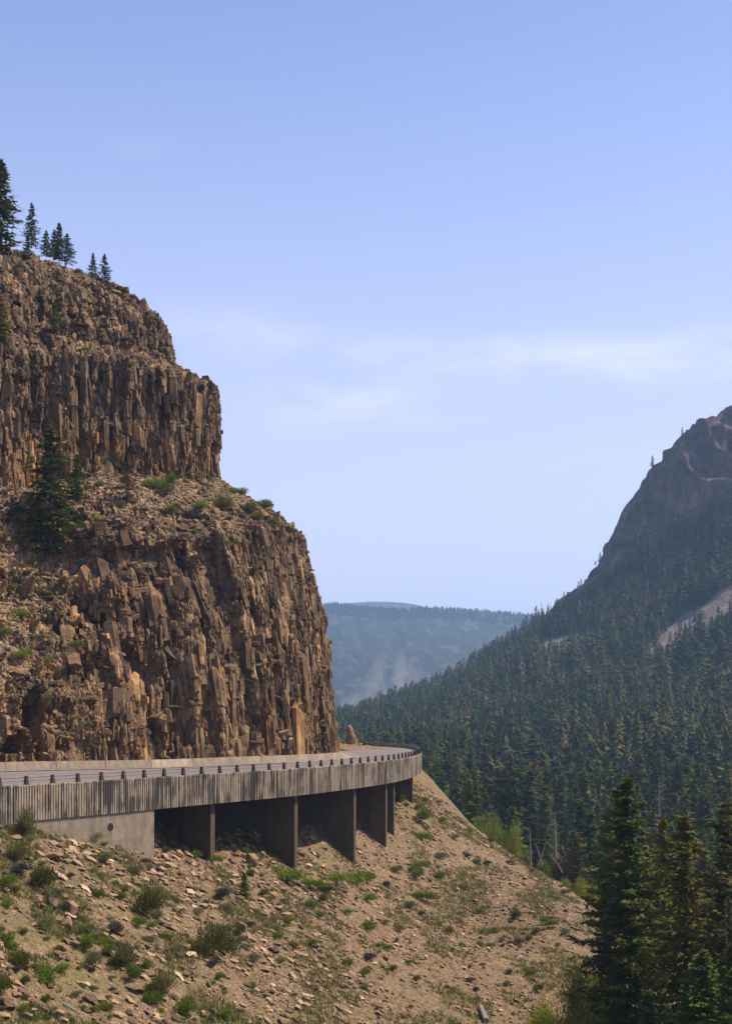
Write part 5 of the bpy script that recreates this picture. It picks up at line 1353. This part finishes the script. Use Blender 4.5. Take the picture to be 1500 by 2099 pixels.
# treeline on the far mountain
n = 2600; px = RS.uniform(560, 1180, n); dd = 4600 - RS.rand(n)**2*260
yy = np.interp(px, [200,560,650,690,720,770,820,870,930,1000,1060,1100,1160,1250,1500], [1262,1246,1241,1238,1242,1247,1250,1246,1249,1254,1259,1263,1272,1290,1330])
zt = (HOR-yy)/F*4600 - (4600-dd)*.20 - 3
hh = RS.uniform(3, 15, n); a = RS.rand(n)*6.28
V = np.stack([np.stack([(px-PX0)/F*dd + s*hh*.3, dd, zt + t*hh], 1) for s, t in ((-1, -.2), (1, -.2), (.1, 1))] + [np.stack([(px-PX0)/F*dd, dd + s*hh*.3, zt + t*hh], 1) for s, t in ((-1, -.2), (1, -.2), (.1, 1))], 1).reshape(-1, 3)
tag(link('far_forest', mesh_np('far_forest', V, np.arange(len(V)).reshape(-1, 3), M['forest'], False, {'tone': np.full(len(V), .3)})),
    'thin line of tiny trees along the far blue mountain top', 'forest', kind='stuff')

# ------------------------------------------------------------------ dead wood
def log(name, pts, rad, mat, label, cat='log'):
    pts = np.array(pts, float); c = pts[0].copy(); mb = MB()
    mb.tube(pts-c, rad, 7); return tag(link(name, mb.me(name, mat), loc=c), label, cat)
def on(px, py, up=.15): p = hit(px, py); return p + np.array([0, 0, up])
log('fallen_log', [on(205, 1855), on(235, 1885), on(280, 1925)], [.05, .05, .03], M['wood_y'], 'thin yellowish fallen pole lying down the left slope')
log('fallen_log', [on(130, 2062), on(160, 2080)], [.09, .05], M['snag'], 'short pale stick near the bottom left corner')
log('fallen_log', [on(577, 1905), on(625, 1925)], [.10, .06], M['snag'], 'thin grey fallen branch in the middle of the slope')
log('fallen_log', [on(628, 1868), on(655, 1885)], [.09, .05], M['snag'], 'short grey branch below the bright middle shrub')
log('fallen_log', [on(984, 2070, .3), on(996, 2098, .25)], [.22, .30], M['snag'], 'short bleached log poking up at the bottom edge')
def snag(px, pt, d, h, label, lean=0., nb=7, rad=.16, seed=1):
    rs = np.random.RandomState(seed); zt = (HOR-pt)/F*d; b = np.array([(px-PX0)/F*d - lean*h, d, zt-h])
    e = empty('dead_tree', b); tag(e, label, 'dead tree')
    mb = MB(); mb.tube([(0, 0, 0), (lean*h*.5+.05, 0, h*.5), (lean*h, 0, h)], [rad, rad*.7, rad*.2], 7); link('trunk', mb.me('trunk', M['snag']), e)
    mb = MB()
    for k in range(nb):
        t = rs.uniform(.45, .95); a = rs.rand()*6.28; L = rs.uniform(.6, 1.8)*(1.2-t)
        p0 = np.array([lean*h*t, 0, h*t]); mb.tube([p0, p0+np.array([math.cos(a)*L*.6, math.sin(a)*L*.6, .1*L]), p0+np.array([math.cos(a)*L, math.sin(a)*L, .5*L])], [rad*.3, rad*.2, .02], 5)
    link('branches', mb.me('branches', M['snag']), e)
for px, pt, d, w_, kd, lb in [(975,1688,262,40,'green','bright green bush cluster on the valley floor left end'),(1000,1690,258,50,'green','broad bright green bush behind the scree crest'),(1030,1696,254,44,'green','green bush behind the upright skyline slab'),
    (1052,1700,250,36,'willow','yellow-green bush right of the upright skyline slab'),(1015,1680,272,44,'willow','tall yellow-green bush at the back of the valley floor clump'),(955,1676,268,36,'green','small bright bush touching the crest of the scree'),(1075,1735,246,34,'green','low green bush left of the grey dead trunk'),(1110,1752,240,40,'green','green bush under the crossing dead trunks'),(1145,1760,236,40,'olive','dark bush right of the crossing dead trunks'),(985,1662,285,50,'green','pale green young trees behind the bright bushes')]:
    p = np.array([(px-PX0)/F*d, d, gz(px, d)]); r = w_/F*d/2/.85; hh = max(((HOR-pt)/F*d-p[2])/.9, 1.5)
    tag(link(bname[kd], random.choice(bush[kd]), loc=p, rz=random.uniform(0, 6), scale=(r, r, hh)), lb, 'shrub', 'green bushes on the valley floor')
snag(1086, 1702, 225, 11, 'grey dead trunk standing behind the scree crest', 0, 5, .28, 2)
snag(1136, 1662, 235, 8, 'bleached forked dead tree behind the scree crest', -.02, 9, .22, 3)
snag(1118, 1728, 222, 3.6, 'white dead trunk leaning right behind the crest', .35, 3, .16, 4)
snag(1097, 1728, 224, 3.6, 'white dead trunk leaning left behind the crest', -.3, 3, .16, 5)
snag(1130, 1752, 226, 3, 'short bleached trunk leaning far over by the crest', -.6, 4, .14, 6)
snag(1350, 1600, 300, 8, 'tall pale dead tree behind the dark spruces', 0, 10, .2, 7)
snag(777, 1500, 300, 4.5, 'small white dead tree beyond the far guardrail', .05, 12, .12, 8)
snag(30, 440, float(cliff_at(40, 540)[1])+2, 7, 'bare dead tree leaning beside the tallest cliff top spruce', .15, 12, .1, 9)

# ------------------------------------------------------------------ haze
hz, t, b = newmat('haze_air')
t.nodes.remove(b)
pvn = N(t, 'ShaderNodeVolumePrincipled')
pvn.inputs['Color'].default_value = (.43, .67, 1.0, 1); pvn.inputs['Density'].default_value = 1.3e-4; pvn.inputs['Anisotropy'].default_value = .15
t.links.new(pvn.outputs[0], t.nodes['Material Output'].inputs['Volume'])
mb = MB(); mb.hexa([(-4300,-500,-63),(4300,-500,-63),(4300,9400,-63),(-4300,9400,-63)], [(-4300,-500,640),(4300,-500,640),(4300,9400,640),(-4300,9400,640)])
tag(link('haze', mb.me('haze', hz)), 'pale blue haze filling the canyon air', 'haze', kind='stuff')
S.cycles.volume_bounces = 0
print('done', sum(len(o.data.polygons) for o in C.objects if o.type == 'MESH'))
